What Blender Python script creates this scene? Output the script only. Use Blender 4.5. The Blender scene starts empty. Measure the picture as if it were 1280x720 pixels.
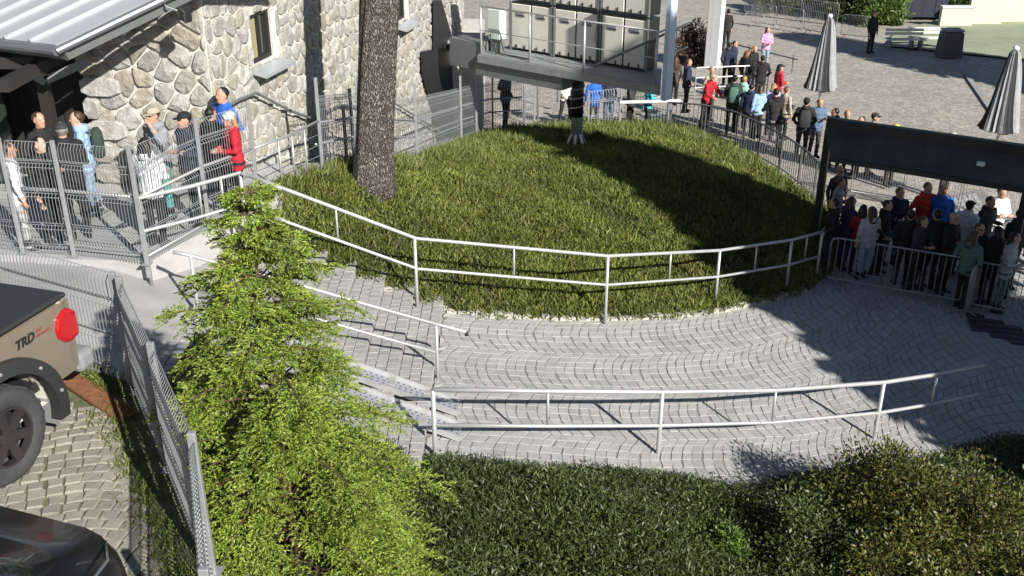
import bpy, bmesh, math, random
import numpy as np
from mathutils import Vector, Matrix, kdtree
from mathutils.bvhtree import BVHTree
from math import radians as R, sin, cos, pi

# ------------------------------------------------------------ camera, sky, sun, exposure
SC = bpy.context.scene
FPX, PITCH, CAMH = 1285.0, R(25), 9.2
cd = bpy.data.cameras.new('camera'); cd.sensor_width = 36; cd.lens = 36 * FPX / 1280
cd.clip_start = 0.1; cd.clip_end = 2000
cam = bpy.data.objects.new('camera', cd); SC.collection.objects.link(cam)
cam.location = (0, 0, CAMH); cam.rotation_euler = (R(90) - PITCH, 0, 0); SC.camera = cam
SUN_AZ = math.atan2(0.59, -0.81); SUN_EL = R(31)
world = bpy.data.worlds.new('World'); SC.world = world; world.use_nodes = True
wn = world.node_tree.nodes; wl = world.node_tree.links
sky = wn.new('ShaderNodeTexSky'); sky.sky_type = 'NISHITA'; sky.sun_disc = False
sky.sun_elevation = SUN_EL; sky.sun_rotation = SUN_AZ; sky.altitude = 900
wl.new(sky.outputs[0], wn['Background'].inputs[0]); wn['Background'].inputs[1].default_value = 0.05
sl = bpy.data.lights.new('sun', 'SUN'); sl.energy = 5.0; sl.angle = R(0.55); sl.color = (1.0, 0.95, 0.86)
so = bpy.data.objects.new('sun', sl); SC.collection.objects.link(so)
to_sun = Vector((sin(SUN_AZ) * cos(SUN_EL), cos(SUN_AZ) * cos(SUN_EL), sin(SUN_EL)))
so.rotation_euler = to_sun.to_track_quat('Z', 'Y').to_euler(); so.location = (20, -20, 40)
SC.view_settings.view_transform = 'Standard'; SC.view_settings.look = 'None'
SC.view_settings.exposure = 0.56; SC.view_settings.gamma = 1
SC.cycles.use_denoising = True
SC.cycles.max_bounces = 6; SC.cycles.diffuse_bounces = 3; SC.cycles.transparent_max_bounces = 6
SC.cycles.caustics_reflective = False; SC.cycles.caustics_refractive = False

COL = SC.collection
rnd = random.Random(7)
rng = np.random.default_rng(11)

# ------------------------------------------------------------ pixel -> place
def ray(px, py):
    x = px - 640; y = 360 - py
    return Vector((x, FPX * cos(PITCH) + y * sin(PITCH), -FPX * sin(PITCH) + y * cos(PITCH)))
def W(px, py, z):
    d = ray(px, py); t = (z - CAMH) / d.z
    return Vector((d.x * t, d.y * t, z))
def hit(px, py, zf):
    z = 0.5
    for _ in range(30):
        p = W(px, py, z); z = 0.5 * z + 0.5 * zf(p.x, p.y)
    p = W(px, py, z); return p
def hitplane(px, py, p0, n):
    d = ray(px, py); o = Vector((0, 0, CAMH))
    return o + d * ((p0 - o).dot(n) / d.dot(n))

# ------------------------------------------------------------ mesh collecting
class MB:
    def __init__(s): s.v = []; s.f = []; s.m = []
    def add(s, vs, fs, m=0):
        b = len(s.v); s.v.extend([tuple(v) for v in vs])
        s.f.extend([tuple(b + i for i in f) for f in fs]); s.m.extend([m] * len(fs)); return s
    def box(s, c, size, m=0, ax=None):
        c = Vector(c); a = ax or (Vector((1, 0, 0)), Vector((0, 1, 0)), Vector((0, 0, 1)))
        h = [Vector(a[i]) * (size[i] / 2) for i in range(3)]
        vs = [c + h[0] * i + h[1] * j + h[2] * k for k in (-1, 1) for j in (-1, 1) for i in (-1, 1)]
        return s.add(vs, [(0, 2, 3, 1), (4, 5, 7, 6), (0, 1, 5, 4), (2, 6, 7, 3), (0, 4, 6, 2), (1, 3, 7, 5)], m)
    def beam(s, p, q, w, h, m=0, up=(0, 0, 1)):
        p = Vector(p); q = Vector(q); d = (q - p); L = d.length; d.normalize()
        u = Vector(up); sx = d.cross(u)
        if sx.length < 1e-4: sx = d.cross(Vector((1, 0, 0)))
        sx.normalize(); u = sx.cross(d)
        return s.box((p + q) / 2, (L, w, h), m, (d, sx, u))
    def tube(s, pts, r, n=8, m=0, cap=True):
        pts = [Vector(p) for p in pts]; k = len(pts)
        rs = r if isinstance(r, (list, tuple)) else [r] * k
        t0 = (pts[1] - pts[0]).normalized()
        u = t0.cross(Vector((0, 0, 1)))
        if u.length < 0.05: u = t0.cross(Vector((0, 1, 0)))
        u.normalize(); vs = []
        for i in range(k):
            if i == 0: t = t0
            elif i == k - 1: t = (pts[i] - pts[i - 1]).normalized()
            else: t = ((pts[i] - pts[i - 1]).normalized() + (pts[i + 1] - pts[i]).normalized()).normalized()
            u = (u - t * u.dot(t)).normalized(); w = t.cross(u)
            for j in range(n):
                a = 2 * pi * j / n; vs.append(pts[i] + (u * cos(a) + w * sin(a)) * rs[i])
        fs = [(i * n + j, i * n + (j + 1) % n, (i + 1) * n + (j + 1) % n, (i + 1) * n + j) for i in range(k - 1) for j in range(n)]
        if cap: fs += [tuple(range(n))[::-1], tuple((k - 1) * n + j for j in range(n))]
        return s.add(vs, fs, m)
    def loft(s, rings, m=0, cap=True):
        n = len(rings[0]); vs = [v for r in rings for v in r]
        fs = [(i * n + j, i * n + (j + 1) % n, (i + 1) * n + (j + 1) % n, (i + 1) * n + j) for i in range(len(rings) - 1) for j in range(n)]
        if cap: fs += [tuple(range(n))[::-1], tuple((len(rings) - 1) * n + j for j in range(n))]
        return s.add(vs, fs, m)
    def prism(s, poly, z0, z1, m=0):
        n = len(poly)
        a = [(p[0], p[1], z0 if len(p) < 3 else p[2] + z0) for p in poly]; b = [(p[0], p[1], z1 if len(p) < 3 else p[2] + z1) for p in poly]
        return s.loft([a, b], m)
    def ell(s, c, r, n=10, k=7, m=0):
        c = Vector(c); rings = []
        for i in range(k + 1):
            t = pi * (0.02 + 0.96 * i / k) - pi / 2
            rings.append([c + Vector((r[0] * cos(t) * cos(2 * pi * j / n), r[1] * cos(t) * sin(2 * pi * j / n), r[2] * sin(t))) for j in range(n)])
        return s.loft(rings, m)
    def lathe(s, prof, n=16, c=(0, 0, 0), m=0, ax='z'):
        c = Vector(c); rings = []
        for r, h in prof:
            ring = []
            for j in range(n):
                a = 2 * pi * j / n
                ring.append(c + (Vector((r * cos(a), r * sin(a), h)) if ax == 'z' else Vector((h, r * cos(a), r * sin(a)))))
            rings.append(ring)
        return s.loft(rings, m)

def mesh_of(mb, name, smooth=False, off=None):
    me = bpy.data.meshes.new(name)
    v = mb.v if off is None else [(a - off[0], b - off[1], c - off[2]) for a, b, c in mb.v]
    me.from_pydata(v, [], mb.f)
    if any(mb.m): me.polygons.foreach_set('material_index', mb.m)
    if smooth: me.polygons.foreach_set('use_smooth', [True] * len(me.polygons))
    me.update(); return me
def tag(o, label=None, cat=None, group=None, kind=None):
    if label: o['label'] = label
    if cat: o['category'] = cat
    if group: o['group'] = group
    if kind: o['kind'] = kind
    return o
def setm(me, mats):
    for m in (mats if isinstance(mats, (list, tuple)) else [mats]): me.materials.append(m)
def obj(name, me, parent=None, loc=(0, 0, 0), rz=0):
    o = bpy.data.objects.new(name, me); COL.objects.link(o); o.location = loc; o.rotation_euler = (0, 0, rz)
    if parent is not None: o.parent = parent
    return o
def thing(name, label, cat, loc=(0, 0, 0), rz=0, group=None):
    o = obj(name, None, None, loc, rz); o.empty_display_size = 0.2
    return tag(o, label, cat, group)
def part(name, mb, mat, parent, smooth=False, world=True):
    """mb in world space when world=True (parent unrotated), else in the parent's space"""
    off = None
    if world and parent is not None:
        off = Vector((0, 0, 0)); p = parent
        while p is not None: off = off + p.location; p = p.parent
    me = mesh_of(mb, name, smooth, off); setm(me, mat); return obj(name, me, parent)
def struct(name, mb, mat, smooth=False):
    me = mesh_of(mb, name, smooth); setm(me, mat); return tag(obj(name, me), kind='structure')
def copy_tree(o, parent=None):
    c = o.copy(); COL.objects.link(c); c.parent = parent
    for ch in list(o.children): copy_tree(ch, c)
    return c
def bevel(o, w=0.01, seg=1):
    md = o.modifiers.new('bevel', 'BEVEL'); md.width = w; md.segments = seg; md.limit_method = 'ANGLE'; return o

# ------------------------------------------------------------ materials
def mat(name, col, rough=0.7, metal=0.0, var=0.0, scale=6.0, bump=0.0, bscale=30.0, rand=0.0, cols=None, spec=0.5, coat=0, trans=0, dirt=None, sheen=0):
    m = bpy.data.materials.new(name); m.use_nodes = True; nt = m.node_tree; N = nt.nodes; L = nt.links
    b = N['Principled BSDF']; b.inputs['Roughness'].default_value = rough; b.inputs['Metallic'].default_value = metal
    b.inputs['Specular IOR Level'].default_value = spec
    if coat: b.inputs['Coat Weight'].default_value = coat; b.inputs['Coat Roughness'].default_value = 0.05
    if trans: b.inputs['Transmission Weight'].default_value = trans
    if sheen: b.inputs['Sheen Weight'].default_value = sheen
    c4 = (*col, 1); b.inputs['Base Color'].default_value = c4
    tc = N.new('ShaderNodeTexCoord'); out = None
    if cols or rand:
        gi = N.new('ShaderNodeNewGeometry'); oi = N.new('ShaderNodeObjectInfo')
        ad = N.new('ShaderNodeMath'); ad.operation = 'ADD'; L.new(gi.outputs['Random Per Island'], ad.inputs[0]); L.new(oi.outputs['Random'], ad.inputs[1])
        fr = N.new('ShaderNodeMath'); fr.operation = 'FRACT'; L.new(ad.outputs[0], fr.inputs[0])
        rp = N.new('ShaderNodeValToRGB'); rp.color_ramp.interpolation = 'LINEAR'
        cc = cols or [tuple(c * (1 - rand) for c in col), tuple(min(1, c * (1 + rand)) for c in col)]
        while len(rp.color_ramp.elements) < len(cc): rp.color_ramp.elements.new(0.5)
        for i, c in enumerate(cc):
            rp.color_ramp.elements[i].position = i / (len(cc) - 1); rp.color_ramp.elements[i].color = (*c, 1)
        L.new(fr.outputs[0], rp.inputs[0]); out = rp.outputs[0]
    if var:
        nz = N.new('ShaderNodeTexNoise'); nz.inputs['Scale'].default_value = scale; nz.inputs['Detail'].default_value = 6; nz.inputs['Roughness'].default_value = 0.65
        gp = N.new('ShaderNodeNewGeometry'); L.new(gp.outputs['Position'], nz.inputs['Vector'])
        mr = N.new('ShaderNodeMapRange'); mr.inputs[1].default_value = 0.3; mr.inputs[2].default_value = 0.7
        mr.inputs[3].default_value = 1 - var; mr.inputs[4].default_value = 1 + var; L.new(nz.outputs['Fac'], mr.inputs[0])
        vm = N.new('ShaderNodeVectorMath'); vm.operation = 'SCALE'; L.new(mr.outputs[0], vm.inputs['Scale'])
        if out is not None: L.new(out, vm.inputs[0])
        else: vm.inputs[0].default_value = col
        out = vm.outputs[0]
    if dirt:
        nz2 = N.new('ShaderNodeTexNoise'); nz2.inputs['Scale'].default_value = dirt[1]; nz2.inputs['Detail'].default_value = 5
        gp = N.new('ShaderNodeNewGeometry'); L.new(gp.outputs['Position'], nz2.inputs['Vector'])
        mr = N.new('ShaderNodeMapRange'); mr.inputs[1].default_value = dirt[2]; mr.inputs[2].default_value = dirt[2] + 0.15; L.new(nz2.outputs['Fac'], mr.inputs[0])
        mx = N.new('ShaderNodeMix'); mx.data_type = 'RGBA'; L.new(mr.outputs[0], mx.inputs[0])
        if out is not None: L.new(out, mx.inputs[6])
        else: mx.inputs[6].default_value = c4
        mx.inputs[7].default_value = (*dirt[0], 1); out = mx.outputs[2]
    if out is not None: L.new(out, b.inputs['Base Color'])
    if bump:
        nb = N.new('ShaderNodeTexNoise'); nb.inputs['Scale'].default_value = bscale; nb.inputs['Detail'].default_value = 5
        gp = N.new('ShaderNodeNewGeometry'); L.new(gp.outputs['Position'], nb.inputs['Vector'])
        bp = N.new('ShaderNodeBump'); bp.inputs['Strength'].default_value = bump; bp.inputs['Distance'].default_value = 0.02
        L.new(nb.outputs['Fac'], bp.inputs['Height']); L.new(bp.outputs[0], b.inputs['Normal'])
    return m
M = {}
M['galv'] = mat('galvanised_steel', (0.46, 0.48, 0.50), 0.45, 0.55, var=0.12, scale=9)
M['rail'] = mat('rail_steel', (0.52, 0.53, 0.54), 0.42, 0.4, var=0.10, scale=5, dirt=((0.30, 0.28, 0.25), 7, 0.68))
M['wire'] = mat('mesh_wire', (0.36, 0.385, 0.41), 0.5, 0.3)
M['black_metal'] = mat('black_metal', (0.025, 0.026, 0.028), 0.42, 0.2, var=0.2)
M['grey_metal'] = mat('grey_picket', (0.16, 0.165, 0.17), 0.45, 0.4, var=0.15)
M['sett'] = mat('granite_sett', (0.4, 0.4, 0.4), 0.78, cols=[(0.32, 0.32, 0.315), (0.38, 0.378, 0.37), (0.355, 0.358, 0.355), (0.405, 0.40, 0.388)], var=0.12, scale=1.3, bump=0.5, bscale=60)
M['lot_sett'] = mat('lot_sett', (0.36, 0.35, 0.3), 0.8, cols=[(0.23, 0.22, 0.19), (0.30, 0.285, 0.24), (0.27, 0.26, 0.225), (0.34, 0.32, 0.27)], var=0.2, scale=2.0, bump=0.5, bscale=60, dirt=((0.20, 0.21, 0.10), 2.2, 0.62))
M['joint'] = mat('joint_sand', (0.23, 0.226, 0.215), 0.95, var=0.3, scale=4)
M['lot_joint'] = mat('lot_joint', (0.13, 0.14, 0.075), 0.95, var=0.4, scale=5)
M['concrete'] = mat('concrete', (0.32, 0.322, 0.322), 0.85, var=0.14, scale=1.6, bump=0.2, bscale=20, dirt=((0.25, 0.245, 0.235), 1.1, 0.58))
M['kerb'] = mat('kerb_stone', (0.46, 0.45, 0.42), 0.85, cols=[(0.36, 0.35, 0.32), (0.52, 0.51, 0.47)], var=0.2, scale=6, bump=0.4)
M['soil'] = mat('soil', (0.045, 0.05, 0.022), 0.95, var=0.4, scale=3, bump=0.6)
M['stone'] = mat('wall_stone', (0.4, 0.38, 0.34), 0.85, cols=[(0.30, 0.27, 0.22), (0.38, 0.37, 0.35), (0.34, 0.335, 0.325), (0.35, 0.325, 0.27), (0.42, 0.41, 0.395), (0.29, 0.285, 0.275), (0.37, 0.34, 0.28)], var=0.32, scale=7, bump=1.0, bscale=22)
M['mortar'] = mat('mortar', (0.60, 0.585, 0.54), 0.95, var=0.2, scale=5, bump=0.5)
M['bark'] = mat('bark', (0.15, 0.105, 0.075), 0.95, var=0.35, scale=9)
M['twig'] = mat('twig_bark', (0.075, 0.05, 0.03), 0.95)
M['grass'] = mat('mound_leaf', (0.1, 0.13, 0.03), 0.6, cols=[(0.05, 0.08, 0.014), (0.11, 0.145, 0.022), (0.155, 0.18, 0.03), (0.08, 0.115, 0.018), (0.20, 0.20, 0.055)], var=0.5, scale=0.8, dirt=((0.17, 0.12, 0.035), 1.5, 0.62))
M['cover'] = mat('cover_leaf', (0.06, 0.09, 0.02), 0.5, cols=[(0.03, 0.05, 0.012), (0.065, 0.095, 0.024), (0.045, 0.075, 0.018), (0.11, 0.13, 0.045)], var=0.4, scale=1.2, dirt=((0.10, 0.055, 0.02), 1.7, 0.70))
M['needle'] = mat('spruce_needle', (0.17, 0.22, 0.03), 0.55, cols=[(0.075, 0.135, 0.018), (0.155, 0.225, 0.027), (0.23, 0.295, 0.036), (0.30, 0.345, 0.06)], var=0.35, scale=2.0, dirt=((0.20, 0.13, 0.035), 1.6, 0.70))
M['dark_needle'] = mat('dark_needle', (0.03, 0.055, 0.015), 0.6, rand=0.4)
M['autumn'] = mat('autumn_leaf', (0.16, 0.13, 0.03), 0.5, cols=[(0.03, 0.05, 0.010), (0.075, 0.095, 0.016), (0.12, 0.125, 0.02), (0.05, 0.07, 0.014), (0.13, 0.085, 0.018)], var=0.6, scale=1.3, dirt=((0.18, 0.065, 0.018), 1.3, 0.64))
M['green_leaf'] = mat('green_leaf', (0.09, 0.15, 0.03), 0.5, cols=[(0.05, 0.10, 0.02), (0.10, 0.17, 0.03), (0.13, 0.19, 0.04)], var=0.3, scale=1.2)
M['plum_leaf'] = mat('plum_leaf', (0.09, 0.05, 0.05), 0.55, cols=[(0.05, 0.028, 0.03), (0.12, 0.065, 0.055), (0.085, 0.06, 0.05)])
M['weed'] = mat('weed', (0.12, 0.16, 0.03), 0.6, cols=[(0.08, 0.12, 0.02), (0.17, 0.19, 0.05)])
M['dark_wood'] = mat('dark_timber', (0.022, 0.020, 0.019), 0.75, rand=0.35, bump=0.3)
M['roof'] = mat('zinc_roof', (0.50, 0.54, 0.58), 0.38, 0.35, var=0.07, scale=1.5)
M['gutter'] = mat('gutter', (0.22, 0.24, 0.26), 0.4, 0.5)
M['trim'] = mat('grey_trim', (0.24, 0.25, 0.26), 0.6)
M['white'] = mat('white_paint', (0.78, 0.79, 0.80), 0.5, var=0.05)
M['bluewhite'] = mat('bluewhite_paint', (0.55, 0.64, 0.80), 0.5)
M['glass'] = mat('dark_glass', (0.03, 0.035, 0.03), 0.08, spec=0.8)
M['blind'] = mat('window_blind', (0.33, 0.30, 0.17), 0.6, var=0.2, scale=6)
M['cabinet'] = mat('cabinet_paint', (0.70, 0.69, 0.63), 0.55, var=0.08, scale=3, dirt=((0.36, 0.34, 0.29), 2.5, 0.64))
M['deck'] = mat('platform_steel', (0.30, 0.32, 0.33), 0.55, 0.3, var=0.15)
M['fascia'] = mat('platform_fascia', (0.17, 0.185, 0.185), 0.6, 0.2, var=0.1)
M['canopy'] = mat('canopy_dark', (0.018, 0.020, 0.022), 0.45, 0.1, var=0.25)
M['canopy_glass'] = mat('canopy_panel', (0.05, 0.056, 0.054), 0.65, 0.0, var=0.35, scale=1.6)
M['parasol'] = mat('parasol_cloth', (0.30, 0.31, 0.33), 0.85, var=0.2, scale=5)
M['parasol_dark'] = mat('parasol_dark_cloth', (0.03, 0.031, 0.036), 0.85)
M['truck'] = mat('truck_paint', (0.26, 0.22, 0.175), 0.35, 0.25, coat=0.6, var=0.05, scale=3)
M['plastic'] = mat('black_plastic', (0.028, 0.03, 0.033), 0.6, bump=0.1, bscale=200)
M['tyre'] = mat('tyre_rubber', (0.05, 0.052, 0.055), 0.85, var=0.2, scale=10)
M['rim'] = mat('dark_rim', (0.10, 0.09, 0.09), 0.35, 0.7)
M['tail'] = mat('tail_lamp', (0.42, 0.010, 0.014), 0.2, coat=0.6)
M['ink'] = mat('decal_ink', (0.02, 0.02, 0.02), 0.6)
M['inkred'] = mat('decal_red', (0.35, 0.06, 0.05), 0.6)
M['carblack'] = mat('car_black', (0.006, 0.006, 0.008), 0.3, coat=0.35)
M['carglass'] = mat('car_glass', (0.008, 0.012, 0.018), 0.04, spec=0.9)
M['chrome'] = mat('chrome', (0.6, 0.6, 0.6), 0.2, 0.9)
M['rust'] = mat('rusty_iron', (0.20, 0.085, 0.04), 0.85, var=0.35, scale=12)
M['plaza'] = mat('plaza_paving', (0.38, 0.355, 0.315), 0.85, var=0.14, scale=0.5, bump=0.6, bscale=9)
M['ramp'] = mat('ramp_slab', (0.42, 0.42, 0.42), 0.85, var=0.14, scale=2.5, bump=0.2)
M['perf'] = mat('perforated_steel', (0.40, 0.41, 0.46), 0.5, 0.35)
M['hole'] = mat('hole_dark', (0.06, 0.06, 0.09), 0.9)
M['navy'] = mat('navy_boards', (0.018, 0.022, 0.045), 0.6, var=0.2)
M['render_wall'] = mat('pale_render', (0.62, 0.58, 0.48), 0.9, var=0.1)
M['bin'] = mat('bin_grey', (0.09, 0.095, 0.095), 0.6)
M['skin'] = mat('skin', (0.52, 0.30, 0.21), 0.55, var=0.05)
M['skin2'] = mat('skin_pale', (0.60, 0.38, 0.28), 0.55)
M['mouth'] = mat('lips', (0.32, 0.10, 0.09), 0.5)
M['eye'] = mat('eye_dark', (0.02, 0.015, 0.012), 0.3)
M['lamp'] = mat('lamp_black', (0.02, 0.02, 0.022), 0.5)
_cl = {}
def cloth(c, rough=0.85):
    k = tuple(round(x, 3) for x in c)
    if k not in _cl: _cl[k] = mat('cloth_%d' % len(_cl), k, rough, var=0.18, scale=14, bump=0.25, bscale=25)
    return _cl[k]

def add_cells(m, scale, lo, hi, bump=.6):
    N = m.node_tree.nodes; L = m.node_tree.links; b = N['Principled BSDF']; src = b.inputs['Base Color'].links[0].from_socket
    g = N.new('ShaderNodeNewGeometry'); v = N.new('ShaderNodeTexVoronoi'); v.inputs['Scale'].default_value = scale; L.new(g.outputs['Position'], v.inputs['Vector'])
    e = N.new('ShaderNodeTexVoronoi'); e.feature = 'DISTANCE_TO_EDGE'; e.inputs['Scale'].default_value = scale; L.new(g.outputs['Position'], e.inputs['Vector'])
    sp = N.new('ShaderNodeSeparateColor'); L.new(v.outputs['Color'], sp.inputs[0])
    mr = N.new('ShaderNodeMapRange'); mr.inputs[3].default_value = lo; mr.inputs[4].default_value = hi; L.new(sp.outputs[0], mr.inputs[0])
    me_ = N.new('ShaderNodeMapRange'); me_.inputs[2].default_value = .12; me_.inputs[3].default_value = .62; L.new(e.outputs['Distance'], me_.inputs[0])
    mu = N.new('ShaderNodeMath'); mu.operation = 'MULTIPLY'; L.new(mr.outputs[0], mu.inputs[0]); L.new(me_.outputs[0], mu.inputs[1])
    vm = N.new('ShaderNodeVectorMath'); vm.operation = 'SCALE'; L.new(src, vm.inputs[0]); L.new(mu.outputs[0], vm.inputs['Scale']); L.new(vm.outputs[0], b.inputs['Base Color'])
add_cells(M['plaza'], 6.5, .85, 1.25)
# ------------------------------------------------------------ figures: one body mesh for each pose and build
POSES = {
 # name: (left elbow, left wrist, right elbow, right wrist, torso lean, stride)   facing -Y, x to its left
 'stand':  ((.25, .02, 1.14), (.25, -.05, .88), (-.25, .02, 1.14), (-.25, -.05, .88), 0, 0),
 'phone':  ((.24, -.02, 1.14), (.10, -.28, 1.22), (-.25, .03, 1.14), (-.25, -.04, .88), .02, .03),
 'both':   ((.23, -.04, 1.13), (.07, -.28, 1.12), (-.23, -.04, 1.13), (-.07, -.28, 1.12), .02, .02),
 'pocket': ((.29, .06, 1.14), (.21, -.10, .98), (-.29, .06, 1.14), (-.21, -.10, .98), 0, .05),
 'cross':  ((.25, -.05, 1.14), (-.06, -.22, 1.17), (-.25, -.05, 1.14), (.08, -.20, 1.14), -.01, .02),
 'walk':   ((.25, .10, 1.15), (.25, .04, .92), (-.25, -.08, 1.15), (-.23, -.24, .98), .03, .17),
 'lean':   ((.26, -.18, 1.16), (.20, -.42, 1.08), (-.26, -.18, 1.16), (-.20, -.42, 1.08), .12, .06),
 'face':   ((.27, -.10, 1.20), (.13, -.16, 1.50), (-.25, .02, 1.14), (-.24, -.08, .90), 0, .03),
 'back':   ((.26, .08, 1.15), (.08, .17, .98), (-.26, .08, 1.15), (-.08, .17, 1.0), 0, .02),
}
def build_body(pose, bulk=1.0, skirt=False, vox=.0135):
    le, lw_, re, rw, ln, st = POSES[pose]
    bmn = MB(); lab = []
    def mark(n0, l): lab.extend([l] * (len(bmn.v) - n0))
    def ringz(cx, cy, z, rx, ry, n=16): return [(cx + rx * cos(2 * pi * j / n), cy + ry * sin(2 * pi * j / n), z) for j in range(n)]
    def ly(z): return -ln * max(0, (z - .95)) / .5
    bk_ = bulk
    n0 = len(bmn.v)
    bmn.loft([ringz(0, ly(z) + dy, z, rx * bk_, ry * bk_) for z, rx, ry, dy in ((.80, .165, .115, .01), (.86, .178, .128, .01), (.96, .172, .122, .005), (1.08, .160, .112, 0), (1.22, .178, .122, 0), (1.34, .192, .122, .005), (1.42, .175, .105, .01), (1.47, .115, .085, .015), (1.50, .075, .07, .012))]); mark(n0, 1)
    n0 = len(bmn.v); bmn.tube([(0, ly(1.46) + .012, 1.44), (0, ly(1.55) + .0, 1.58)], [.060, .056], 12); mark(n0, 0)
    hy = ly(1.6) - .012
    n0 = len(bmn.v)
    bmn.loft([ringz(0, hy + dy, z, rx, ry, 20) for z, rx, ry, dy in ((1.508, .028, .03, -.055), (1.52, .048, .055, -.035), (1.555, .062, .078, -.015), (1.60, .072, .092, -.004), (1.65, .077, .098, .004), (1.69, .074, .094, .008), (1.72, .060, .076, .010), (1.742, .036, .046, .012), (1.75, .012, .018, .012))]); mark(n0, 0)
    n0 = len(bmn.v); bmn.tube([(0, hy - .088, 1.645), (0, hy - .112, 1.605), (0, hy - .092, 1.597)], [.010, .016, .010], 8); mark(n0, 0)
    for s in (-1, 1): n0 = len(bmn.v); bmn.ell((s * .078, hy + .012, 1.62), (.012, .020, .030), 8, 5); mark(n0, 0)
    for s, el, wr in ((1, le, lw_), (-1, re, rw)):
        sh = Vector((s * .175 * (.5 + .5 * bk_), ly(1.41), 1.405)); el = Vector(el) + Vector((s * .03 * (bk_ - 1) * 3, ly(el[2]), 0)); wr = Vector(wr) + Vector((0, ly(wr[2]) if pose != 'lean' else 0, 0))
        n0 = len(bmn.v); bmn.tube([sh - Vector((s * .05, 0, -.01)), sh, sh.lerp(el, .5), el, el.lerp(wr, .5), el.lerp(wr, .93)], [.07 * bk_, .066 * bk_, .056 * bk_, .048 * bk_, .043 * bk_, .036 * bk_], 12); mark(n0, 1)
        d = (wr - el).normalized(); h0 = el.lerp(wr, .92); inw = Vector((-s, 0, 0)); inw = (inw - d * inw.dot(d)).normalized(); up_ = d.cross(inw)
        n0 = len(bmn.v); bmn.tube([h0, wr + d * .02, wr + d * .085], [.026, .036, .032], 10); mark(n0, 0)
        for fi, (o, L_) in enumerate(((-.028, .060), (-.010, .072), (.009, .068), (.027, .052))):
            b0 = wr + d * .075 + up_ * o; n0 = len(bmn.v); bmn.tube([b0, b0 + d * L_ * .5 + inw * .008, b0 + d * L_ + inw * .030], [.0105, .010, .0085], 8); mark(n0, 0)
        b0 = wr + d * .025 + inw * .02 - up_ * .028; n0 = len(bmn.v); bmn.tube([b0, b0 + d * .03 - up_ * .022 + inw * .012, b0 + d * .06 - up_ * .026 + inw * .022], [.014, .012, .010], 8); mark(n0, 0)
    for s in (-1, 1):
        sy = st * s; hp = Vector((s * .095, .005, .88)); kn = Vector((s * .10, -sy * .55 - .01, .49)); an = Vector((s * .105, -sy + (.03 if st else 0), .085))
        n0 = len(bmn.v); bmn.tube([hp, hp.lerp(kn, .3), kn, kn.lerp(an, .4), an + Vector((0, 0, .0))], [.098, .090, .064, .062, .054], 14); mark(n0, 2)
        n0 = len(bmn.v); bmn.loft([[Vector((an.x + x_ * cos(2 * pi * j / 12), an.y + y0 + y1 * sin(2 * pi * j / 12), z)) for j in range(12)] for z, x_, y0, y1 in ((.0, .046, -.055, .140), (.03, .050, -.055, .142), (.06, .045, -.035, .11), (.10, .042, .0, .055))]); mark(n0, 3)
    me0 = mesh_of(bmn, 'tmp'); o = bpy.data.objects.new('tmp', me0); COL.objects.link(o)
    md = o.modifiers.new('r', 'REMESH'); md.mode = 'VOXEL'; md.voxel_size = vox; ms = o.modifiers.new('s', 'SMOOTH'); ms.factor = .5; ms.iterations = 2
    dg = bpy.context.evaluated_depsgraph_get(); me = bpy.data.meshes.new_from_object(o.evaluated_get(dg)); bpy.data.objects.remove(o)
    kd = kdtree.KDTree(len(bmn.v))
    for i, v in enumerate(bmn.v): kd.insert(v, i)
    # mid points of long faces help the labels
    kd.balance(); me.name = 'body'
    nv = len(me.vertices)
    idx = []
    for p in me.polygons: idx.append(lab[kd.find(p.center)[1]])
    idx = [(2 if (l == 1 and p.center.z < .84 and abs(p.center.x) < .19 and p.center.y > -.2 and False) else l) for l, p in zip(idx, me.polygons)]
    me.materials.clear()
    for k in range(4): me.materials.append(M['skin'])
    me.polygons.foreach_set('material_index', idx); me.polygons.foreach_set('use_smooth', [True] * len(me.polygons))
    # cloth folds: gentle noise push on clothes
    nv = len(me.vertices); co = np.empty(nv * 3, np.float32); no = np.empty(nv * 3, np.float32)
    me.vertices.foreach_get('co', co); me.vertex_normals.foreach_get('vector', no); co = co.reshape(-1, 3); no = no.reshape(-1, 3)
    q = (.004 * np.sin(38 * co[:, 2] + 9 * co[:, 0]) + .003 * np.sin(61 * co[:, 2] - 23 * co[:, 1] + 17 * co[:, 0])) * (co[:, 2] < 1.46)
    me.vertices.foreach_set('co', (co + no * q[:, None]).ravel())
    me.update(); return me, ly(1.6) - .012
_bod = {}
def body(pose, bulk):
    bulk = 1.0 if bulk < 1.05 else 1.14; k = (pose, bulk)
    if k not in _bod: _bod[k] = build_body(pose, bulk)
    return _bod[k]
for _p in POSES:
    for _b in (1.0, 1.14): body(_p, _b)

# ------------------------------------------------------------ heights of the ground
NSTEP, TREAD, RISE, SX0, SZ0 = 7, 0.5, 0.19, -1.2, 1.3
STOPX = SX0 - NSTEP * TREAD; STOPZ = SZ0 + NSTEP * RISE
def pathz(x, y=0):
    if x >= 7: return 0.0
    if x > SX0:
        t = (7 - x) / (7 - SX0); return SZ0 * (t * t * (3 - 2 * t) * 0.35 + t * 0.65)
    return SZ0 + (SX0 - x) / TREAD * RISE if x > STOPX else STOPZ + min(0.47, (STOPX - x) * 0.36)
def plazaz(x, y): return 0.0 if y < 28 else -0.03 * (y - 28)
PLATZ = 3.2
_ry = [15.0, 16.0, 18.6, 20.8, 23.2, 27.4, 28.7, 30.0, 31.2]; _rz = [3.2, 3.2, 2.95, 2.42, 1.65, 0.75, 0.5, 0.25, 0.0]
def rampz(y): return float(np.interp(y, _ry, _rz))
def interp_xy(pts):
    xs = [p[0] for p in pts]; ys = [p[1] for p in pts]
    return lambda x: float(np.interp(x, xs, ys))
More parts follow.
